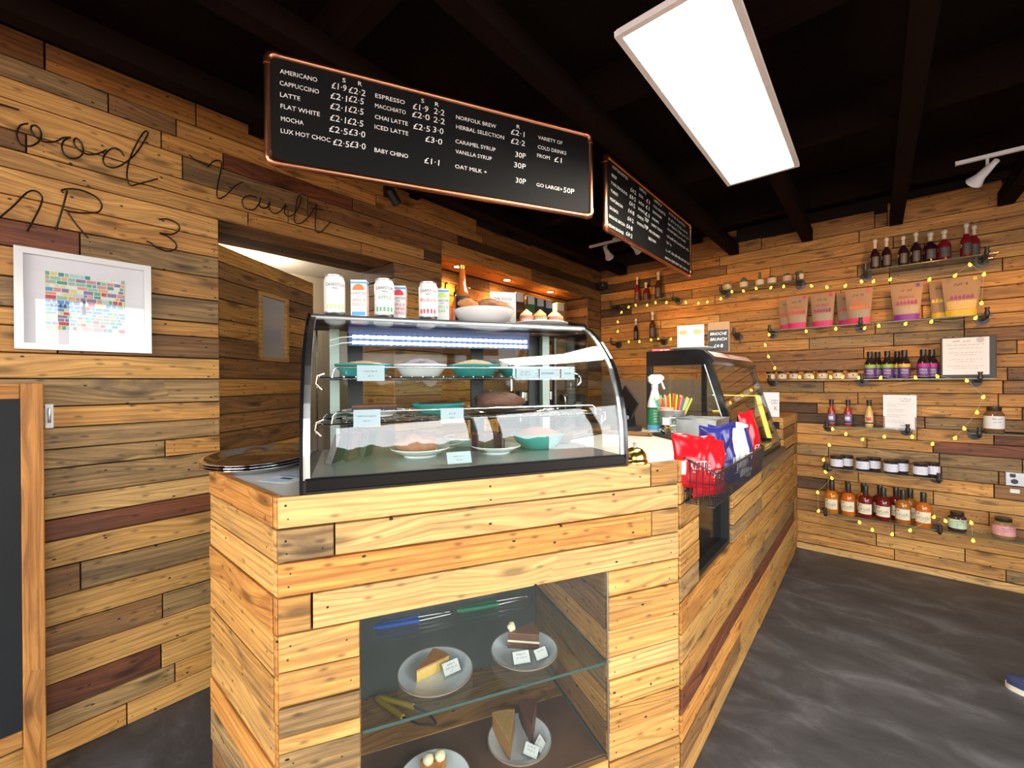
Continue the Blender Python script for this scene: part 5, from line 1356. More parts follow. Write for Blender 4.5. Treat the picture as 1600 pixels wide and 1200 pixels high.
cbk = thing('chalkboard', 'tall blank chalkboard in an orange pine frame leaning on the left wall', 'chalkboard', (XL+.075, .062, .0))
Wb, Hb = .75, 1.35
M_easel = wood('easel_pine', (.50,.22,.05), (.30,.11,.022), stain_amt=.2, nails=0, val=(.95,1.05))
Mv = Matrix(((0,1,0),(0,0,1),(1,0,0))).to_euler(); Mh = Matrix(((0,-1,0),(1,0,0),(0,0,1))).to_euler()
for y_ in (-.052, -Wb): obj('stile', MB().bbox(0, Hb-.002, 0, .024, 0, .052, .003), M_easel, cbk, loc=(0, y_, .002), rot=Mv)
for z_ in (Hb-.052, .145): obj('rail', MB().bbox(0, Wb-.106, -.024, 0, 0, .052, .003), M_easel, cbk, loc=(0, -Wb+.053, z_), rot=Mh)
obj('slate_panel', MB().box(.006,.016,-Wb+.05,-.05,.196,Hb-.05), mat('slate_dark', (.011,.012,.013), .6, spec=.2, var=.15, vs=12), cbk)
hk = thing('wall_hook', 'small white metal catch on the planks beside the chalkboard', 'hook', (XL+.004, .078, 1.19))
obj('plate', MB().box(0,.004,-.010,.010,0,.085), M_white, hk); obj('hook', MB().tube([(.004,0,.07),(.018,0,.068),(.022,0,.05),(.012,0,.02)], .0035, 7), M_alu, hk, smooth=50)

# ------------------------------------------------------------------ recess: downlights, shelf, bottles, coffee machine
M_dl = emit('downlight_glow', (1.0,.72,.36), 20)
for i, (y, lb) in enumerate(((2.16,'nearest'), (2.72,'middle'), (3.35,'farthest'))):
    t = thing('downlight', lb+' recessed downlight in the wooden soffit of the left wall recess', 'downlight', (XL-.125, y, 2.2145), 0, 'recess downlights')
    obj('bezel', MB().lathe([(.028,.002),(.040,.002),(.042,.0),(.040,-.003),(.028,-.002),(.028,.002)], 24, cap0=False, cap1=False), M_chrome, t, smooth=50)
    obj('lens', MB().lathe([(.028,.0),(0,-.0006)], 24), M_dl, t)
    spot('downlight_lamp', t, (XL-.125, y, 2.205), (XL-.125, y, 0), 15, (1.0,.50,.14), 150, .9)
tag(obj('recess_shelf', MB().bbox(XL-.254, XL-.02, 1.905, 3.832, 1.725, 1.75, .003), W['b']), 'long dark wooden shelf across the left wall recess', 'shelf')
M_syr = mat('syrup_amber', (.55,.22,.04), .1); M_redl = mat('label_red_white', (.60,.28,.22), .6)
for i, (y, lb) in enumerate(((2.015,'leftmost'), (2.115,'second'), (2.225,'third'))):
    t = bottle('syrup_bottle', 'amber syrup bottle with a black pump top, %s in the recess' % lb, 'bottle', (XL-.10, y, 1.751), 0, [(.033,0),(.035,.004),(.035,.15),(.028,.18),(.014,.205),(.013,.235)], M_syr, cap=([(.016,.232),(.016,.262),(.006,.266),(.005,.31),(.0,.312)], M_plast), label_band=(.05,.14,.0356), lm=M_redl, group='syrup bottles in the recess')
    obj('pump_spout', MB().tube([(0,0,.305),(.03,0,.308),(.04,0,.298)], .004, 6), M_plast, t)
t = bottle('syrup_bottle', 'pale syrup bottle right of the amber bottles in the recess', 'bottle', (XL-.11, 2.44, 1.751), 0, [(.033,0),(.035,.004),(.035,.15),(.028,.18),(.014,.205),(.013,.235)], mat('syrup_pale', (.60,.45,.25), .2), cap=([(.016,.232),(.016,.262),(0,.264)], M_white), label_band=(.05,.14,.0356), lm=M_paper, group='syrup bottles in the recess')
bc = [(.06,.035,.02),(.05,.14,.04),(.04,.05,.08),(.03,.045,.07),(.30,.16,.06)]
tag(obj('recess_shelf', MB().bbox(XL-.254, XL-.03, 2.66, 3.832, 1.935, 1.955, .003), W['b']), 'short upper wooden shelf under the square tins in the recess', 'shelf')
for i, y in enumerate((2.847, 3.005, 3.142, 3.275, 3.476)):
    t = thing('tea_box', '%s of five square tins with striped white labels in the recess' % ORD[i].replace('leftmost', 'first'), 'tin', (XL-.12, y, 1.956), R(-18), 'tins in the recess')
    obj('tin', MB().bbox(-.045, .045, -.045, .045, 0, .155, .003), mat('tin_%d' % i, bc[i], .4), t)
    l = MB()
    l.box(.0452, .0458, -.034, .034, .085, .150, 0)
    l.box(-.034, .034, -.0458, -.0452, .085, .150, 0)
    for k in range(4):
        l.box(.0459, .0462, -.030, .030, .094+.014*k, .098+.014*k, 1); l.box(-.030, .030, -.0462, -.0459, .094+.014*k, .098+.014*k, 1)
    obj('label', l, [M_paper, mat('label_grey_%d' % i, (.25,.24,.23), .7)], t)
    obj('lid', MB().bbox(-.046, .046, -.046, .046, .155, .162, .002), M_cream, t)

bcx0, bcx1 = XL-.25, XL+.45
mb = MB().box(bcx0, bcx1-.02, 1.93, 3.83, 0, .90)
bcn = thing('back_counter', 'grey-topped back counter in the left wall recess behind the display case', 'counter', (XL+.1, 2.9, 0))
def bobj(n, m_, mt, par=None, **k):
    m_.v = [(a-(XL+.1), b_-2.9, c) for a, b_, c in m_.v]; return obj(n, m_, mt, par or bcn, **k)
bobj('cabinet', MB().box(bcx0+.005, bcx1-.02, 1.93, 3.83, 0, .90), W['b'])
bobj('top', MB().bbox(bcx0+.005, bcx1, 1.915, 3.832, .90, .93, .003), M_lam)
# espresso machine
em = thing('espresso_machine', 'chrome espresso machine on the back counter seen through the case', 'coffee machine', (XL+.08, 2.78, .9305), R(90))
obj('body', MB().bbox(-.36, .36, -.10, .24, .34, .50, .012), M_steel, em)
obj('back_column', MB().bbox(-.34, .34, .06, .24, .05, .34, .006), M_sblack, em)
obj('drip_tray', MB().bbox(-.36, .36, -.20, .24, .0, .06, .006), M_steel, em)
gr = MB()
for k in range(24): gr.box(-.34+.029*k, -.33+.029*k, -.19, .05, .061, .065)
obj('drip_grille', gr, M_chrome, em)
for x_ in (-.17, .17):
    g_ = obj('group_head', MB().lathe([(.03,.26),(.042,.27),(.042,.335)], 20, c=(x_,-.06,0)), M_chrome, em, smooth=40)
    obj('portafilter', MB().lathe([(.028,.225),(.036,.235),(.036,.26)], 20, c=(x_,-.06,0)).tube([(x_,-.09,.247),(x_,-.22,.235)], .013, 10), M_plast, g_, smooth=40)
for x_ in (-.31, .31): obj('steam_wand', MB().tube([(x_,-.08,.34),(x_,-.13,.28),(x_,-.14,.12)], .006, 8), M_chrome, em, smooth=50)
obj('cup_rail', MB().tube([(-.35,-.09,.53),(.35,-.09,.53),(.35,.23,.53),(-.35,.23,.53)], .005, 6, closed=True), M_chrome, em, smooth=50)
M_mugs = {'teal': M_teal, 'blue': mat('mug_blue', (.06,.20,.38), .25), 'white': M_dishw, 'navy': mat('mug_navy', (.02,.03,.09), .3)}
for i, (x_, y_, c, lb) in enumerate(((-.28,.05,'white','leftmost white'), (-.18,.04,'navy','dark navy'), (-.04,.02,'teal','large teal'), (.07,.04,'teal','small teal'), (.17,.05,'white','right-hand white'), (.27,.05,'blue','blue'))):
    w_ = Vector((XL+.08, 2.78, .9305+.502)) + Vector((-y_, x_, 0))
    t = thing('mug', lb+' mug standing on top of the espresso machine', 'mug', tuple(w_), R(40), 'mugs on the espresso machine')
    s_ = 1.25 if 'large' in lb else 1
    obj('cup', MB().lathe([(.026*s_,0),(.030*s_,.003),(.036*s_,.07*s_),(.034*s_,.07*s_),(.027*s_,.006),(0,.006)], 24), M_mugs[c], t, smooth=50)
    obj('handle', MB().tube([(.033*s_,0,.055*s_),(.05*s_,0,.052*s_),(.052*s_,0,.03*s_),(.031*s_,0,.018*s_)], .0045, 8), M_mugs[c], t, smooth=50)
# slatted crate left of it
cr = thing('slatted_crate', 'pale wooden crate of upright slats on the back counter', 'crate', (XL+.16, 2.13, .9305), R(90))
for k in range(12): obj('slat', MB().bbox(-.15+.0255*k, -.128+.0255*k, -.008, .008, .0, .26, .003), W['l'], cr)
for z_ in (.03, .20): obj('batten', MB().bbox(-.15, .152, .008, .022, z_, z_+.03, .002), W['h'], cr)
gi = thing('coffee_grinder', 'black coffee grinder right of the espresso machine', 'grinder', (XL+.05, 3.45, .9305), R(60))
obj('body', MB().bbox(-.09, .09, -.10, .10, 0, .30, .01), M_sblack, gi); obj('hopper', MB().lathe([(.05,.30),(.085,.42),(.085,.46),(0,.47)], 24), G_clear, gi, smooth=40)
obj('spout', MB().box(-.03, .03, -.14, -.10, .18, .23), M_steel, gi)
kl = emit('kitchen_lamp_glow', (1.0,.85,.62), 22)
t = thing('kitchen_lamp', 'round ceiling lamp glowing in the room behind the open door', 'ceiling lamp', (-3.94, 1.34, 2.418))
obj('bezel', MB().lathe([(.05,.001),(.07,.001),(.072,-.004),(.05,-.006),(.05,.001)], 24, cap0=False, cap1=False), M_white, t); obj('lens', MB().lathe([(.05,-.002),(0,-.003)], 24), kl, t)
l_ = bpy.data.lights.new('kitchen_light', 'POINT'); l_.energy = 22; l_.color = (1,.85,.65); l_.shadow_soft_size = .06
o_ = bpy.data.objects.new('kitchen_light', l_); COL.objects.link(o_); o_.parent = t; o_.location = (0,0,-.03)

# ------------------------------------------------------------------ back wall: glass shelves on iron pipe brackets
SD = .155                                     # shelf depth
SY0 = YB-.165
def shelf(label, x0, x1, z, brs):
    t = thing('glass_shelf', label, 'shelf', ((x0+x1)/2, YB-.085, z), 0, 'glass shelves on the back wall')
    ox = (x0+x1)/2
    obj('pane', MB().box(x0-ox, x1-ox, -.075, .075, -.006, 0), G_shelf, t)
    obj('front_edge', MB().box(x0-ox, x1-ox, -.0768, -.0752, -.006, 0), mat('edge_%s' % name_id(), (.10,.13,.09), .2), t)
    for bx in brs:
        b_ = MB(); x_ = bx-ox
        b_.tube([(x_,.080,-.022),(x_,-.070,-.022),(x_,-.084,-.018),(x_,-.090,-.006),(x_,-.090,.032)], .0095, 10)
        b_.lathe([(.013,-.020),(.013,-.004)], 12, c=(x_,-.090,.018)); b_.lathe([(.012,.030),(.012,.040)], 12, c=(x_,-.090,0))
        br = obj('pipe_bracket', b_, M_pipe, t, smooth=45)
        obj('wall_flange', MB().lathe([(.034,0),(.034,.006),(.016,.008),(.015,.022)], 20).xf(Matrix.Translation((x_,.0835,-.022)) @ Matrix.Rotation(PI/2, 4, 'X')), M_pipe, br, smooth=45)
    return t
Z1, Z2, Z3, Z4, Z5, Z6 = 2.130, 1.752, 1.352, 1.003, .690, .352
shelf('top glass shelf holding dark bottles at the right of the back wall', -.065, .58, Z1, (-.052, .53))
shelf('top glass shelf holding little cactus pots', -1.03, -.42, Z1, (-1.005, -.455))
shelf('top glass shelf holding three bottles in the back corner', -2.06, -1.40, Z1, (-2.04, -1.42))
shelf('long glass shelf holding the kraft paper cereal bags', -.67, .56, Z2, (-.645, -.08, .53))
shelf('second glass shelf in the back corner holding two bottles', -2.06, -1.44, Z2, (-2.04, -1.56))
shelf('short glass shelf behind the chalk sign on the cabinet', -1.40, -.88, Z2, (-.905,))
shelf('middle glass shelf holding small jars, sauce bottles and a framed notice', -.67, .57, Z3, (-.648, -.075, .50))
shelf('glass shelf holding three hot sauces and a white notice', -.29, .20, Z4, (-.278, .165))
shelf('glass shelf at the right edge holding a brown jar', .46, 1.1, Z4, (.495,))
shelf('glass shelf holding pairs of white-labelled black-lidded jars', -.30, .335, Z5, (-.285, .315))
shelf('lowest glass shelf holding the amber and red cordial bottles', -.31, .95, Z6, (-.29, .318))

M_darkl = mat('liqueur_dark', (.022,.006,.012), .08); M_redl2 = mat('liqueur_red', (.20,.008,.012), .08); M_brownl = mat('liqueur_brown', (.06,.02,.012), .08)
M_neck = mat('clear_neck', (.55,.42,.28), .1); M_lgrey = mat('label_smoke', (.05,.042,.036), .5); M_lprint = mat('label_smoke_print', (.17,.14,.115), .5)
M_logo = {'blue': mat('logo_blue', (.25,.55,.70), .5), 'cream': mat('logo_cream', (.80,.62,.36), .5), 'red': mat('logo_red', (.60,.04,.06), .5), 'white': M_white}
def liqueur(label, x, y, z, m, logo, s=1.0, grp='bottles on the top glass shelf', sx=1.0):
    t = thing('liqueur_bottle', label, 'bottle', (x, y, z), R(-30), grp)
    r = .0275*sx
    obj('bottle', MB().lathe([(r*.9,0),(r,.004),(r,.100*s),(r*.92,.118*s),(r*.5,.142*s),(r*.40,.152*s)], 22), m, t, smooth=40)
    obj('neck', MB().lathe([(r*.40,.152*s),(r*.38,.192*s),(r*.42,.194*s)], 16), M_neck, t, smooth=40)
    obj('stopper', MB().lathe([(r*.46,.194*s),(r*.50,.197*s),(r*.50,.212*s),(r*.40,.217*s),(0,.218*s)], 16), mat('stopper_%d' % name_id(), (.66,.56,.45), .3), t, smooth=40)
    l = MB(); k = r+.0005
    l.grid(lambda a, b_: (k*math.sin(-.1+a*1.5), -k*math.cos(-.1+a*1.5), (.020+.072*b_)*s), 8, 1); obj('label', l, M_lgrey, t)
    x_ = MB()
    for q in range(5): 
        x_.grid(lambda a, b_, q=q: ((k+.0003)*math.sin(.1+a*1.1), -(k+.0003)*math.cos(.1+a*1.1), (.030+.012*q+.003*b_)*s), 5, 1)
    obj('label_print', x_, M_lprint, t)
    e = MB(); c0 = -.75
    for q in range(14):
        a0, a1 = 2*PI*q/14, 2*PI*(q+1)/14
        f = lambda rr, a: ((k+.0004)*math.sin(c0+rr*math.cos(a)/k), -(k+.0004)*math.cos(c0+rr*math.cos(a)/k), (.078)*s+rr*math.sin(a))
        e.quad(f(.0065,a0), f(.012,a0), f(.012,a1), f(.0065,a1))
    obj('round_emblem', e, M_logo[logo], t)
    return t
Yi = YB-.08
for i, (x, y, m, lg, s, lb) in enumerate(((.000,Yi-.025,M_darkl,'blue',1.0,'near-black bottle with a blue ring emblem, leftmost on the top right shelf'), (.062,Yi-.025,M_darkl,'blue',1.0,'near-black bottle with a blue ring emblem, second on the top right shelf'),
        (.149,Yi-.02,M_darkl,'cream',.96,'near-black bottle with a cream crescent emblem, third on the top right shelf'), (.213,Yi-.025,M_darkl,'cream',1.0,'near-black bottle with a cream crescent emblem, fourth on the top right shelf'),
        (.290,Yi+.036,M_redl2,'red',.90,'dark red bottle standing back in the middle of the top right shelf'), (.283,Yi-.03,M_darkl,'red',.92,'dark bottle with a red emblem left of the wide red one'), (.348,Yi-.03,M_redl2,'red',.92,'wide dark red bottle with a red emblem on the top right shelf'),
        (.450,Yi-.02,M_redl2,'cream',1.02,'red bottle with a cream emblem near the right end of the top shelf'), (.490,Yi+.026,M_redl2,'cream',.98,'red bottle farthest right on the top shelf'))):
    liqueur(lb, x, y, Z1+.0005, m, lg, s, sx=1.25 if 'wide' in lb else 1)
liqueur('dark red bottle with a red emblem, leftmost in the back corner', -1.80, Yi, Z1+.0005, M_redl2, 'red', 1.18, 'bottles in the back corner')
liqueur('small dark red bottle between two tall ones in the back corner', -1.71, Yi, Z1+.0005, M_redl2, 'red', .86, 'bottles in the back corner')
liqueur('tall square-shouldered dark bottle with a white emblem in the back corner', -1.585, Yi, Z1+.0005, M_brownl, 'white', 1.24, 'bottles in the back corner', 1.2)
liqueur('small near-black bottle on the second shelf of the back corner', -1.815, Yi, Z2+.0005, M_darkl, 'white', 1.02, 'bottles in the back corner', .85)
liqueur('tall dark bottle on the second shelf of the back corner', -1.645, Yi, Z2+.0005, M_brownl, 'white', 1.24, 'bottles in the back corner', 1.15)

# cactus pots
M_pot = mat('pot_cream', (.62,.50,.36), .6); M_cact = mat('cactus_green', (.06,.12,.035), .7, var=.3, vs=80)
for i, (x, kind) in enumerate(((-.972,'spiky'), (-.845,'round'), (-.727,'tall'), (-.640,'flat'), (-.535,'flat'), (-.455,'leafy'))):
    lbs = ('round white pot with thin spiky leaves, leftmost of the cactus pots', 'cream pot with a round dome cactus on the top shelf', 'cream pot with a tall finger cactus on the top shelf', 'cream pot with a flat dark cactus right of the finger cactus', 'pinkish pot with a flat dark cactus on the top shelf', 'cream pot with a leafy succulent, rightmost of the cactus pots')
    t = thing('cactus_pot', lbs[i], 'plant', (x, Yi-.01, Z1+.0005), 0, 'cactus pots')
    if kind == 'spiky': obj('pot', MB().lathe([(.015,0),(.030,.012),(.034,.03),(.028,.048),(.018,.055),(.012,.05)], 20), M_pot, t, smooth=50)
    else: obj('pot', MB().lathe([(.026,0),(.030,.003),(.033,.050),(.030,.050),(.028,.040),(0,.040)], 20), M_pot if i != 4 else mat('pot_pink', (.60,.36,.24), .6), t, smooth=45)
    c = MB()
    if kind == 'spiky':
        for k in range(9):
            a = 2*PI*k/9; c.tube([(0,0,.048),(.02*math.cos(a),.02*math.sin(a),.07),(.04*math.cos(a),.04*math.sin(a),.072)], .003, 5, r2=.0008)
    elif kind == 'round': c.blob((0,0,.062), (.024,.024,.030), 3, .04, 18, 10)
    elif kind == 'tall': c.blob((0,0,.075), (.011,.011,.045), 3, .05, 12, 10)
    elif kind == 'flat': c.blob((0,0,.054), (.026,.026,.018), i, .12, 16, 8)
    else:
        for k in range(8):
            a = 2*PI*k/8; c.blob((.016*math.cos(a),.016*math.sin(a),.060), (.010,.010,.016), k, .05, 8, 6)
    obj('plant', c, M_cact, t, smooth=60)

# kraft cereal pouches
M_kraft = mat('kraft_paper', (.36,.215,.115), .75, var=.08, vs=50); M_musli = mat('muesli_window', (.34,.25,.17), .45, var=.6, vs=220)
def pouch(label, x, y, band, word, wcol, wt=.075, wbm=.058, h=.255, fill=None):
    t = thing('cereal_pouch', label, 'pouch', (x, y, Z2+.0005), R(-6), 'cereal pouches')
    def side(sg):
        def fn(a, b_):
            hw = wbm+(wt-wbm)*b_; th = .030*(1-b_)**.8+.002
            return ((a-.5)*2*hw, sg*th*(1-.75*abs(2*a-1)**3) , h*b_+.004*(1-(2*a-1)**2)*(b_ == 0)*-0)
        return fn
    m_ = MB(); m_.grid(side(-1), 10, 10); m_.grid(side(1), 10, 10, flip=True)
    m_.poly([side(-1)(i/10, 0) for i in range(11)]+[side(1)(i/10, 0) for i in range(10, -1, -1)])
    obj('pouch', m_, M_kraft, t, smooth=50)
    def patch(nm, a0, a1, b0, b1, mt_, d=.0012):
        g = MB(); f = side(-1)
        def fn(a, b_):
            p_ = f(a0+(a1-a0)*a, b0+(b1-b0)*b_); return (p_[0], p_[1]-d, p_[2])
        g.grid(fn, 8, 4); return obj(nm, g, mt_, t, smooth=60)
    patch('base_band', .0, 1, .0, .17, band); patch('window', .06, .94, .18, .40, fill or M_musli)
    f = side(-1)
    x_ = MB()
    def tf(s_, hh, b_, w):
        x_.text(s_, (0,0,0), (1,0,0), (0,0,1), hh, align='C', width=w, fn=lambda a, bb: (lambda p_: (p_[0], p_[1]-.0016, p_[2]))(f(.5+a/(2*(wbm+(wt-wbm)*b_)), b_+bb/h)))
    if word: tf(word, .021, .60, .078)
    obj('lettering', x_, wcol, t) if x_.v else None
    g = MB(); scrib(g, (-.030, -.0115, .79*h), (1,0,0), (0,0,1), .062, .015, int(abs(x)*1000)); obj('logo_print', g, M_ink, t)
    g = MB()
    for k in range(6):
        aa = -.050+.018*k; g.poly([(aa,-.0215,.435*h),(aa+.014,-.0215,.435*h),(aa+.015,-.0205,.49*h),(aa+.010,-.0195,.535*h+.006*(k%2)),(aa+.004,-.0195,.53*h),(aa-.001,-.0205,.48*h)])
    obj('fruit_print', g, wcol, t)
    tg = MB(); p0 = f(.84,.93); tg.box(p0[0]-.008, p0[0]+.010, p0[1]-.004, p0[1]-.002, p0[2]-.010, p0[2]+.012); obj('sticker', tg, band, t)
    return t
M_pink = mat('band_pink', (.62,.02,.14), .5); M_purp = mat('band_purple', (.18,.02,.26), .5); M_yel = mat('band_yellow', (.70,.42,.02), .5)
M_wor = mat('word_red', (.55,.07,.06), .6); M_wpu = mat('word_plum', (.30,.04,.14), .6)
pouch('kraft pouch with a pink base standing back at the left of the cereal shelf', -.535, Yi+.040, M_pink, None, M_wor, .07, .055)
pouch('kraft pouch with a pink base, second at the left of the cereal shelf', -.465, Yi-.035, M_pink, 'MUESLI', M_wor)
pouch('kraft muesli pouch with a pink base beside the left pair', -.305, Yi-.02, M_pink, 'MUESLI', M_wpu, .078, .062)
pouch('kraft pouch with a pink base standing back left of the bright granola pouch', -.155, Yi+.040, M_pink, None, M_wor, .07, .055)
pouch('kraft granola pouch with a bright pink base in the middle of the shelf', -.090, Yi-.035, mat('band_bright_pink', (.78,.05,.12), .5), 'GRANOLA', mat('word_orange', (.75,.16,.03), .6), .080, .062)
pouch('kraft granola pouch with a purple base', .165, Yi-.02, M_purp, 'GRANOLA', M_wpu, .085, .062)
pouch('kraft pouch with a yellow base half hidden on the right', .345, Yi+.040, M_yel, None, M_yel, .065, .05, fill=M_kraft)
pouch('kraft pouch with a wide yellow base at the right end of the cereal shelf', .425, Yi-.035, M_yel, None, M_wpu, .09, .068, fill=mat('window_gold', (.62,.40,.12), .4, var=.4, vs=150))

# small preserve jars on the middle shelf
M_jarw = mat('jar_label_white', (.66,.52,.42), .6); M_lidd = mat('lid_dark', (.02,.014,.010), .35); M_honey = mat('preserve_amber', (.36,.20,.07), .15)
base = None
for i, x in enumerate((-.650,-.570,-.490,-.397,-.308,-.215,-.128)):
    lb = '%s of seven small pale-labelled jars on the middle shelf' % (ORD[i] if i in (0,) else ('rightmost' if i == 6 else ORD[i]+' from the left'))
    if base is None:
        base = t = thing('preserve_jar', lb, 'jar', (x, Yi-.02, Z3+.0005), 0, 'small preserve jars')
        obj('jar', MB().lathe([(.027,0),(.031,.004),(.031,.044),(.027,.052),(.0,.052)], 22), M_honey, t, smooth=45)
        obj('label', MB().lathe([(.0314,.008),(.0314,.043)], 22, cap0=False, cap1=False), M_jarw, t, smooth=45)
        obj('lid', MB().lathe([(.030,.052),(.0315,.054),(.0315,.064),(0,.065)], 22), M_lidd, t, smooth=45)
        obj('emblem', MB().box(-.004,.004,-.0322,-.0316,.025,.036), M_ink, t)
    else: dup(base, (x, Yi-.02, Z3+.0005), R((-20,8,-6,15,0,-10,6)[i]), lb)
# steak sauces
M_sauce = mat('sauce_black', (.018,.010,.010), .12); M_lpurp = mat('label_purple', (.10,.035,.20), .5)
def steak(label, x, y, top):
    t = thing('sauce_bottle', label, 'bottle', (x, y, Z3+.0005), 0, 'purple-labelled sauce bottles')
    obj('bottle', MB().lathe([(.029,0),(.0315,.005),(.0315,.095),(.028,.118),(.016,.145),(.0145,.165)], 22), M_sauce, t, smooth=45)
    obj('cap', MB().lathe([(.0165,.160),(.0165,.196),(0,.197)], 16), M_lidd, t, smooth=45)
    obj('label', MB().lathe([(.032,.012),(.032,.078)], 22, cap0=False, cap1=False), M_lpurp, t, smooth=45)
    obj('label_band', MB().lathe([(.0322,.078),(.0322,.102)], 22, cap0=False, cap1=False), top, t, smooth=45)
    k = .0326; x_ = MB()
    x_.text('STEAK', (0,0,0), (1,0,0), (0,0,1), .014, align='C', width=.042, fn=lambda a, b_: (k*math.sin(a/k), -k*math.cos(a/k), .052+b_))
    x_.text('SAUCE', (0,0,0), (1,0,0), (0,0,1), .014, align='C', width=.042, fn=lambda a, b_: (k*math.sin(a/k), -k*math.cos(a/k), .034+b_))
    obj('lettering', x_, M_paper, t)
M_bg = mat('band_green', (.26,.42,.06), .5); M_by = mat('band_gold', (.62,.40,.03), .5); M_bm = mat('band_magenta', (.45,.02,.20), .5)
steak('steak sauce bottle with a green band, leftmost of the sauces', -.030, Yi-.035, M_bg)
steak('steak sauce bottle standing behind the leftmost green-banded one', .012, Yi+.035, M_bg)
steak('steak sauce bottle with a green band, second in the front row', .064, Yi-.035, M_bg)
steak('steak sauce bottle standing behind the yellow-banded one', .118, Yi+.035, M_by)
steak('steak sauce bottle with a yellow band', .152, Yi-.035, M_by)
steak('steak sauce bottle with a magenta band in front', .246, Yi-.035, M_bm)
steak('steak sauce bottle standing behind the magenta-banded one', .292, Yi+.03, M_bm)
# framed notice
nt_ = thing('framed_notice', 'white notice in a dark frame standing on the middle shelf', 'notice', (.448, Yi-.02, Z3+.001), R(-3))
obj('backing', MB().bbox(-.118, .130, .0, .014, 0, .268, .003), mat('notice_dark', (.03,.022,.016), .5), nt_)
obj('sheet', MB().box(-.108, .100, -.002, -.0002, .022, .262), mat('sheet_pinkish', (.78,.72,.70), .7, var=.02), nt_)
x = MB(); scrib(x, (-.06,-.0026,.236), (1,0,0), (0,0,1), .08, .012, 9); scrib(x, (-.085,-.0026,.212), (1,0,0), (0,0,1), .165, .008, 10)
for k, w_ in enumerate((.15,0,.15,.10,0,.15,.09,0,.16,.11)):
    if w_: scrib(x, (-w_/2-.004,-.0026,.192-.0145*k), (1,0,0), (0,0,1), w_, .0055, 20+k)
obj('print', x, mat('notice_ink', (.12,.11,.12), .7), nt_)
obj('sticker', MB().lathe([(.018,0),(0,.0005)], 18).xf(Matrix.Translation((.062,-.0028,.244)) @ Matrix.Rotation(PI/2, 4, 'X')), mat('sticker_grey', (.50,.46,.48), .6), nt_)
# hot sauces
def hot(label, x, body, lab, blk):
    t = thing('hot_sauce_bottle', label, 'bottle', (x, Yi-.02, Z4+.0005), R(-6), 'hot sauce bottles')
    obj('bottle', MB().lathe([(.021,0),(.0235,.004),(.0235,.108),(.020,.122),(.012,.140),(.0105,.160)], 20), body, t, smooth=45)
    obj('cap', MB().lathe([(.014,.155),(.0145,.197),(0,.198)], 16), M_lidd, t, smooth=45)
    k = .0239; obj('label', MB().lathe([(k,.018),(k,.088)], 20, cap0=False, cap1=False), lab, t, smooth=45)
    obj('label_band', MB().lathe([(k+.0003,.026),(k+.0003,.036)], 20, cap0=False, cap1=False), M_ink, t, smooth=45)
    g = MB(); g.grid(lambda a, b_: ((k+.0004)*math.sin(-.6+1.2*a), -(k+.0004)*math.cos(-.6+1.2*a), .048+.024*b_), 6, 1); obj('label_picture', g, blk, t)
hot('red hot sauce bottle with a purple label, leftmost on its shelf', -.254, mat('hot_red', (.30,.03,.015), .12), mat('lab_lilac', (.20,.15,.34), .6), M_paper)
hot('red hot sauce bottle with a purple label, second on its shelf', -.156, bpy.data.materials['hot_red'], bpy.data.materials['lab_lilac'], M_paper)
hot('yellow mustard sauce bottle with a tan label left of the white notice', -.036, mat('hot_mustard', (.55,.36,.10), .15), mat('lab_tan', (.66,.48,.24), .6), M_wor)
n2 = thing('paper_notice', 'plain white paper notice in a clear stand on the hot sauce shelf', 'notice', (.126, Yi-.055, Z4+.0005), R(-2))
obj('stand', MB().box(-.085, .085, .001, .003, 0, .235).box(-.085, .085, .003, .05, 0, .003), M_cardclear, n2)
obj('sheet', MB().box(-.076, .076, -.001, .0008, .006, .230), mat('notice_white', (.74,.72,.70), .7, var=.02), n2)
x = MB(); scrib(x, (.0,-.0016,.205), (1,0,0), (0,0,1), .06, .009, 31); scrib(x, (.008,-.0016,.190), (1,0,0), (0,0,1), .05, .009, 32)
for k, w_ in enumerate((.10,.06,0,.09,.08,0,.10,.07,0,.09,.09)):
    if w_: scrib(x, (-.064,-.0016,.170-.0125*k), (1,0,0), (0,0,1), w_, .0045, 40+k)
scrib(x, (.0,-.0016,.022), (1,0,0), (0,0,1), .04, .006, 55)
obj('print', x, bpy.data.materials['notice_ink'], n2)
def tall_jar(label, x, z, h, r, body, lab):
    t = thing('chutney_jar', label, 'jar', (x, Yi-.02, z+.0005), R(10))
    obj('jar', MB().lathe([(r*.88,0),(r,.006),(r,h*.70),(r*.75,h*.80),(r*.62,h*.84),(0,h*.84)], 24), body, t, smooth=45)
    obj('label', MB().lathe([(r+.0005,h*.18),(r+.0005,h*.64)], 24, cap0=False, cap1=False), lab, t, smooth=45)
    obj('lid', MB().lathe([(r*.70,h*.82),(r*.74,h*.84),(r*.74,h*.98),(0,h)], 24), M_lidd, t, smooth=45)
    g = MB(); scrib(g, (-r*.5,-r-.0016,h*.52), (1,0,0), (0,0,1), r, h*.05, 7); scrib(g, (-r*.4,-r-.0016,h*.40), (1,0,0), (0,0,1), r*.8, h*.04, 8); obj('print', g, M_ink, t)
    return t
tall_jar('brown jar with a white label and black lid at the right edge shelf', .567, Z4, .172, .045, mat('jar_brown', (.16,.075,.03), .12), M_paper)
tall_jar('brown jar cut by the right edge of the picture', .76, Z4, .172, .045, bpy.data.materials['jar_brown'], M_paper)
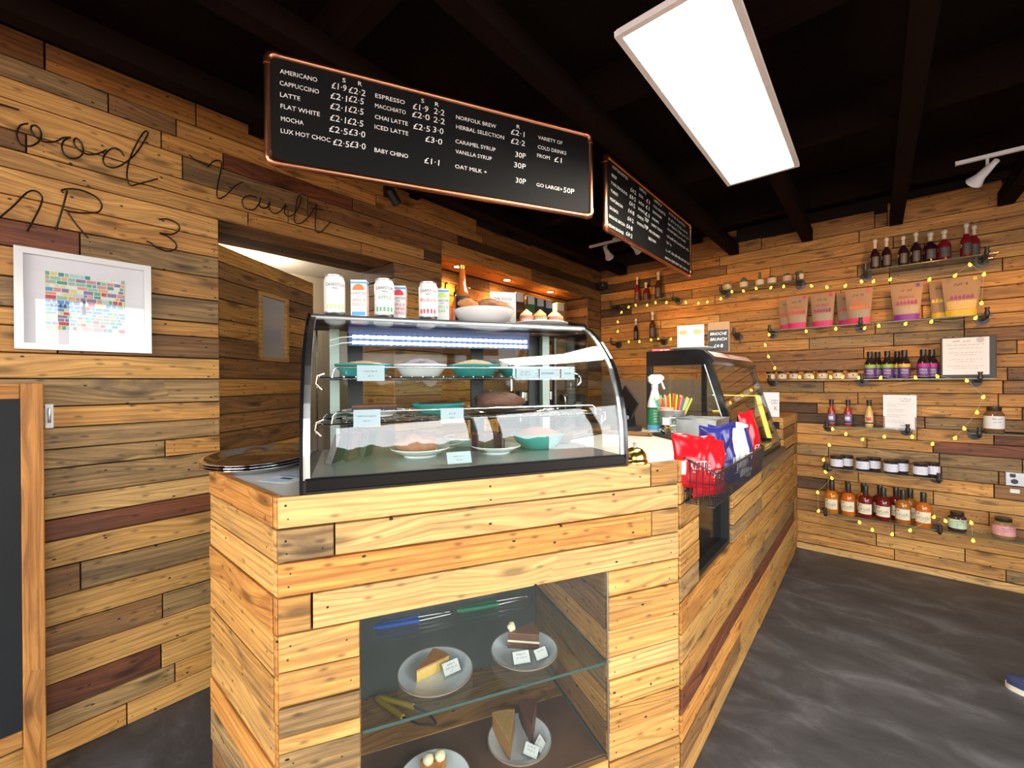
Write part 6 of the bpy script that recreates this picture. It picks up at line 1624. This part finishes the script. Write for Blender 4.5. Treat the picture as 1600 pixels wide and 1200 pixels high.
# white labelled jars in pairs
M_jam = mat('jam_dark', (.045,.02,.015), .12); M_wl2 = mat('label_cool_white', (.66,.67,.76), .6, var=.02)
proto = None
for i, (x, y) in enumerate(((-.222,Yi-.04),(-.166,Yi+.035),(-.073,Yi-.04),(-.010,Yi+.035),(.081,Yi-.04),(.138,Yi+.035),(.230,Yi-.04),(.292,Yi+.03))):
    lb = 'black-lidded white-labelled jar, %s of the %s pair from the left' % (('front', 'back')[i % 2], ('first', 'second', 'third', 'fourth')[i//2])
    if proto is None:
        proto = t = thing('relish_jar', lb, 'jar', (x, y, Z5+.0005), 0, 'white-labelled relish jars')
        obj('jar', MB().lathe([(.034,0),(.038,.004),(.038,.070),(.034,.078),(0,.078)], 24), M_jam, t, smooth=45)
        obj('label', MB().lathe([(.0384,.014),(.0384,.068)], 24, cap0=False, cap1=False), M_wl2, t, smooth=45)
        obj('lid', MB().lathe([(.037,.076),(.039,.078),(.039,.090),(0,.091)], 24), M_lidd, t, smooth=45)
        g = MB()
        for k in range(3): scrib(g, (-.017+.003*k,-.0392,.052-.011*k), (1,0,0), (0,0,1), .034-.006*k, .005, 90+k)
        obj('print', g, bpy.data.materials['notice_ink'], t)
    else: dup(proto, (x, y, Z5+.0005), R((-8,5,-12,10,-3,8,2,-6)[i]), lb)
# cordial bottles
CC = {'amber': mat('cordial_amber', (.50,.135,.006), .05, coat=.6), 'red': mat('cordial_red', (.13,.006,.006), .05, coat=.6), 'gold': mat('cordial_gold', (.33,.105,.010), .05, coat=.6), 'orange': mat('cordial_orange', (.48,.105,.006), .05, coat=.6)}
M_lcr = mat('label_cream', (.70,.62,.44), .6, var=.03); M_gnp = mat('word_grey', (.16,.14,.09), .6); M_dot = mat('dot_red', (.45,.03,.02), .6)
def cordial(label, x, y, c):
    t = thing('cordial_bottle', label, 'bottle', (x, y, Z6+.0005), R(-8), 'cordial bottles on the lowest shelf')
    r = .042
    obj('bottle', MB().lathe([(r*.9,0),(r,.006),(r,.122),(r*.97,.134),(r*.86,.147),(r*.62,.158),(r*.36,.164),(r*.30,.172)], 26), CC[c], t, smooth=45)
    obj('cap', MB().lathe([(.0155,.165),(.0160,.190),(.0160,.228),(.0150,.231),(0,.231)], 18), M_lidd, t, smooth=45)
    k = r+.0005; g = MB(); g.grid(lambda a, b_: (k*math.sin(-1.25+2.3*a), -k*math.cos(-1.25+2.3*a), .034+.072*b_), 14, 1); obj('label', g, M_lcr, t, smooth=60)
    k2 = k+.0005
    x_ = MB(); x_.text('crush', (0,0,0), (1,0,0), (0,0,1), .026, align='C', width=.064, fn=lambda a, b_: (k2*math.sin(a/k2), -k2*math.cos(a/k2), .058+b_)); x_.grid(lambda a, b_: (k2*math.sin(-.4+.9*a), -k2*math.cos(-.4+.9*a), .049+.002*b_), 5, 1)
    obj('lettering', x_, M_gnp, t)
    d = MB()
    for aa, zz_ in ((-1.0,.085),(-.85,.098),(-1.05,.048),(-.5,.094)): d.poly([(k2*math.sin(aa+.11*math.cos(q)), -k2*math.cos(aa+.11*math.cos(q)), zz_+.005*math.sin(q)) for q in [2*PI*j/10 for j in range(10)]])
    obj('fruit_dots', d, M_dot, t)
fx = ((-.252,'amber'),(-.155,'orange'),(-.057,'red'),(.040,'red'),(.142,'gold'),(.243,'orange'))
for i, (x, c) in enumerate(fx): cordial('%s cordial bottle, %s in the front row of the lowest shelf' % (c, ORD[i] if i < 5 else 'rightmost'), x, YB-.128, c)
for i, (x, c) in enumerate(((-.268,'amber'),(-.172,'orange'),(-.080,'amber'),(.012,'red'),(.098,'red'),(.172,'gold'))): cordial('%s cordial bottle, %s in the back row of the lowest shelf' % (c, ORD[i] if i < 5 else 'rightmost'), x-.0+.01, YB-.0435, c)
tall_jar('squat dark jar with a green and white label right of the cordials', .404, Z6, .128, .044, M_jam, mat('label_green_white', (.42,.55,.38), .6, var=.5, vs=25))
tall_jar('squat jar with a red and white label at the right edge of the lowest shelf', .605, Z6, .128, .050, mat('relish_tan', (.26,.14,.06), .15), mat('label_red_white2', (.62,.28,.28), .6, var=.6, vs=22))

# ------------------------------------------------------------------ fairy lights
FL1 = [(-1.922,2.039),(-1.964,1.948),(-1.964,1.851),(-1.848,1.74),(-1.736,1.733),(-1.621,1.743),(-1.553,1.75),(-1.433,1.736)]
FL2 = [(-1.846,2.081),(-1.773,2.091),(-1.657,2.077),(-1.575,2.091),(-1.472,2.078),(-1.298,2.056),(-1.188,2.036),(-1.113,2.037),(-1.004,2.051),(-.918,2.099),(-.831,2.092),(-.737,2.099),(-.633,2.089),(-.546,2.086),(-.367,2.063),(-.273,2.039),(-.164,2.032),(-.074,2.05),(-.008,2.04),(.08,2.039),(.274,2.007),(.392,2.013),(.457,2.071),(.517,2.0),(.506,1.821),(.481,1.731),(.282,1.728),(.157,1.725),(.019,1.725),(-.057,1.715),(-.221,1.725),(-.401,1.722),(-.648,1.715),(-.675,1.634),(-.653,1.54),(-.609,1.446),(-.443,1.372),(-.362,1.371),(-.253,1.37),(-.181,1.369),(-.091,1.363),(.028,1.361),(.204,1.359),(.308,1.366),(.441,1.338),(.512,1.234),(.485,1.137),(.429,1.032),(.389,.968),(.285,.921),(.187,.96),(.046,.95),(-.071,.922),(-.165,.952),(-.243,.985),(-.263,.864),(-.298,.75),(-.287,.66),(-.249,.62),(-.335,.50),(-.330,.36),(-.091,.325),(-.021,.286),(.084,.278),(.175,.325),(.29,.439),(.343,.424),(.458,.436),(.466,.325)]
M_bulb = emit('bulb_warm', (1.0,.56,.04), 1.9)
FY = SY0-.012
def fairy(label, P):
    c = P[0]
    t = thing('fairy_lights', label, 'fairy lights', (c[0], FY, c[1]), 0, 'strings of fairy lights')
    pts_ = []
    for i in range(len(P)-1):
        a, b_ = P[i], P[i+1]; d = math.hypot(b_[0]-a[0], b_[1]-a[1])
        for k in range(4):
            f = k/4; sag = -.10*d*math.sin(PI*f)
            pts_.append((a[0]+(b_[0]-a[0])*f-c[0], .004*math.sin(i*1.7), a[1]+(b_[1]-a[1])*f+sag+.012-c[1]))
    obj('wire', MB().tube(pts_, .0012, 5), mat('wire_clear_%d' % name_id(), (.45,.36,.22), .4), t)
    rs = random.Random(2); m0 = None
    for i, (x, z) in enumerate(P):
        if m0 is None:
            m_ = MB().lathe([(.0,-.013),(.006,-.011),(.0085,-.005),(.008,.001),(.004,.008),(.0025,.013)], 12)
            b_ = obj('bulb', m_, M_bulb, t, smooth=50); m0 = b_
        else:
            b_ = m0.copy(); COL.objects.link(b_); b_.parent = t
        b_.location = (x-c[0], 0, z-c[1]); b_.rotation_euler = (rs.uniform(-.3,.3), rs.uniform(-.5,.5), 0)
fairy('short string of warm fairy lights hanging in the back corner', FL1)
fairy('long string of warm fairy lights looping over the glass shelves', FL2)

# ------------------------------------------------------------------ socket, shoe
so = thing('wall_socket', 'brushed steel double wall socket at the right edge of the back wall', 'socket', (.70, YB-.0005, .667))
obj('plate', MB().bbox(-.073, .073, -.010, 0, 0, .088, .003), M_steel, so)
for x_ in (-.042, .034): obj('switch', MB().bbox(x_-.012, x_+.012, -.014, -.010, .055, .078, .002), M_plast, so); 
for x_ in (-.035, .035): obj('outlet', MB().lathe([(.016,0),(.016,.003)], 16).xf(Matrix.Translation((x_,-.010,.03)) @ Matrix.Rotation(PI/2, 4, 'X')), M_plast, so)
tag(obj('cable_label', MB().box(-.02, .02, -.002, 0, -.012, .012), M_paper, loc=(.668, YB-.001, .635)), 'small white sticker below the steel wall socket', 'sticker')

sh = thing('shoe', 'navy canvas shoe with a cream sole at the right edge of the floor', 'shoe', (.565, 2.79, 0), R(172))
def shoe_sec(f):
    x = -.14+.28*f
    w = .040+.012*math.sin(PI*min(1, f*1.15))-.020*max(0, f-.85)/.15
    if f > .93: w *= math.sqrt(max(.02, 1-((f-.93)/.07)**2))
    if f < .05: w *= math.sqrt(max(.05, 1-((.05-f)/.05)**2))
    h = .072 if f < .35 else (.072-.040*(f-.35)/.65)
    return x, w, h
so_ = MB(); n = 30; ring = []
for side in (1, -1):
    for i in range(n+1):
        f = i/n if side == 1 else 1-i/n
        x, w, h = shoe_sec(f); ring.append((x, side*w))
so_.prism(ring, .001, .024); obj('sole', so_, mat('sole_cream', (.62,.57,.45), .7), sh, smooth=30)
up = MB()
def upf(a, b_):
    x, w, h = shoe_sec(.01+.975*a); an = PI*b_
    op = 0
    return (x, w*.96*math.cos(an), .022+(h)*math.sin(an)**.8)
up.grid(upf, 28, 14, flip=True); obj('upper', up, mat('navy_canvas', (.02,.028,.075), .85, var=.2, vs=200, bump=.3), sh, smooth=60)
lc_ = MB()
for k in range(3): lc_.tube([(-.01+.028*k, -.022, .083-.010*k), (-.01+.028*k, 0, .094-.011*k), (-.01+.028*k, .022, .083-.010*k)], .0025, 6)
obj('laces', lc_, M_paper, sh, smooth=50)
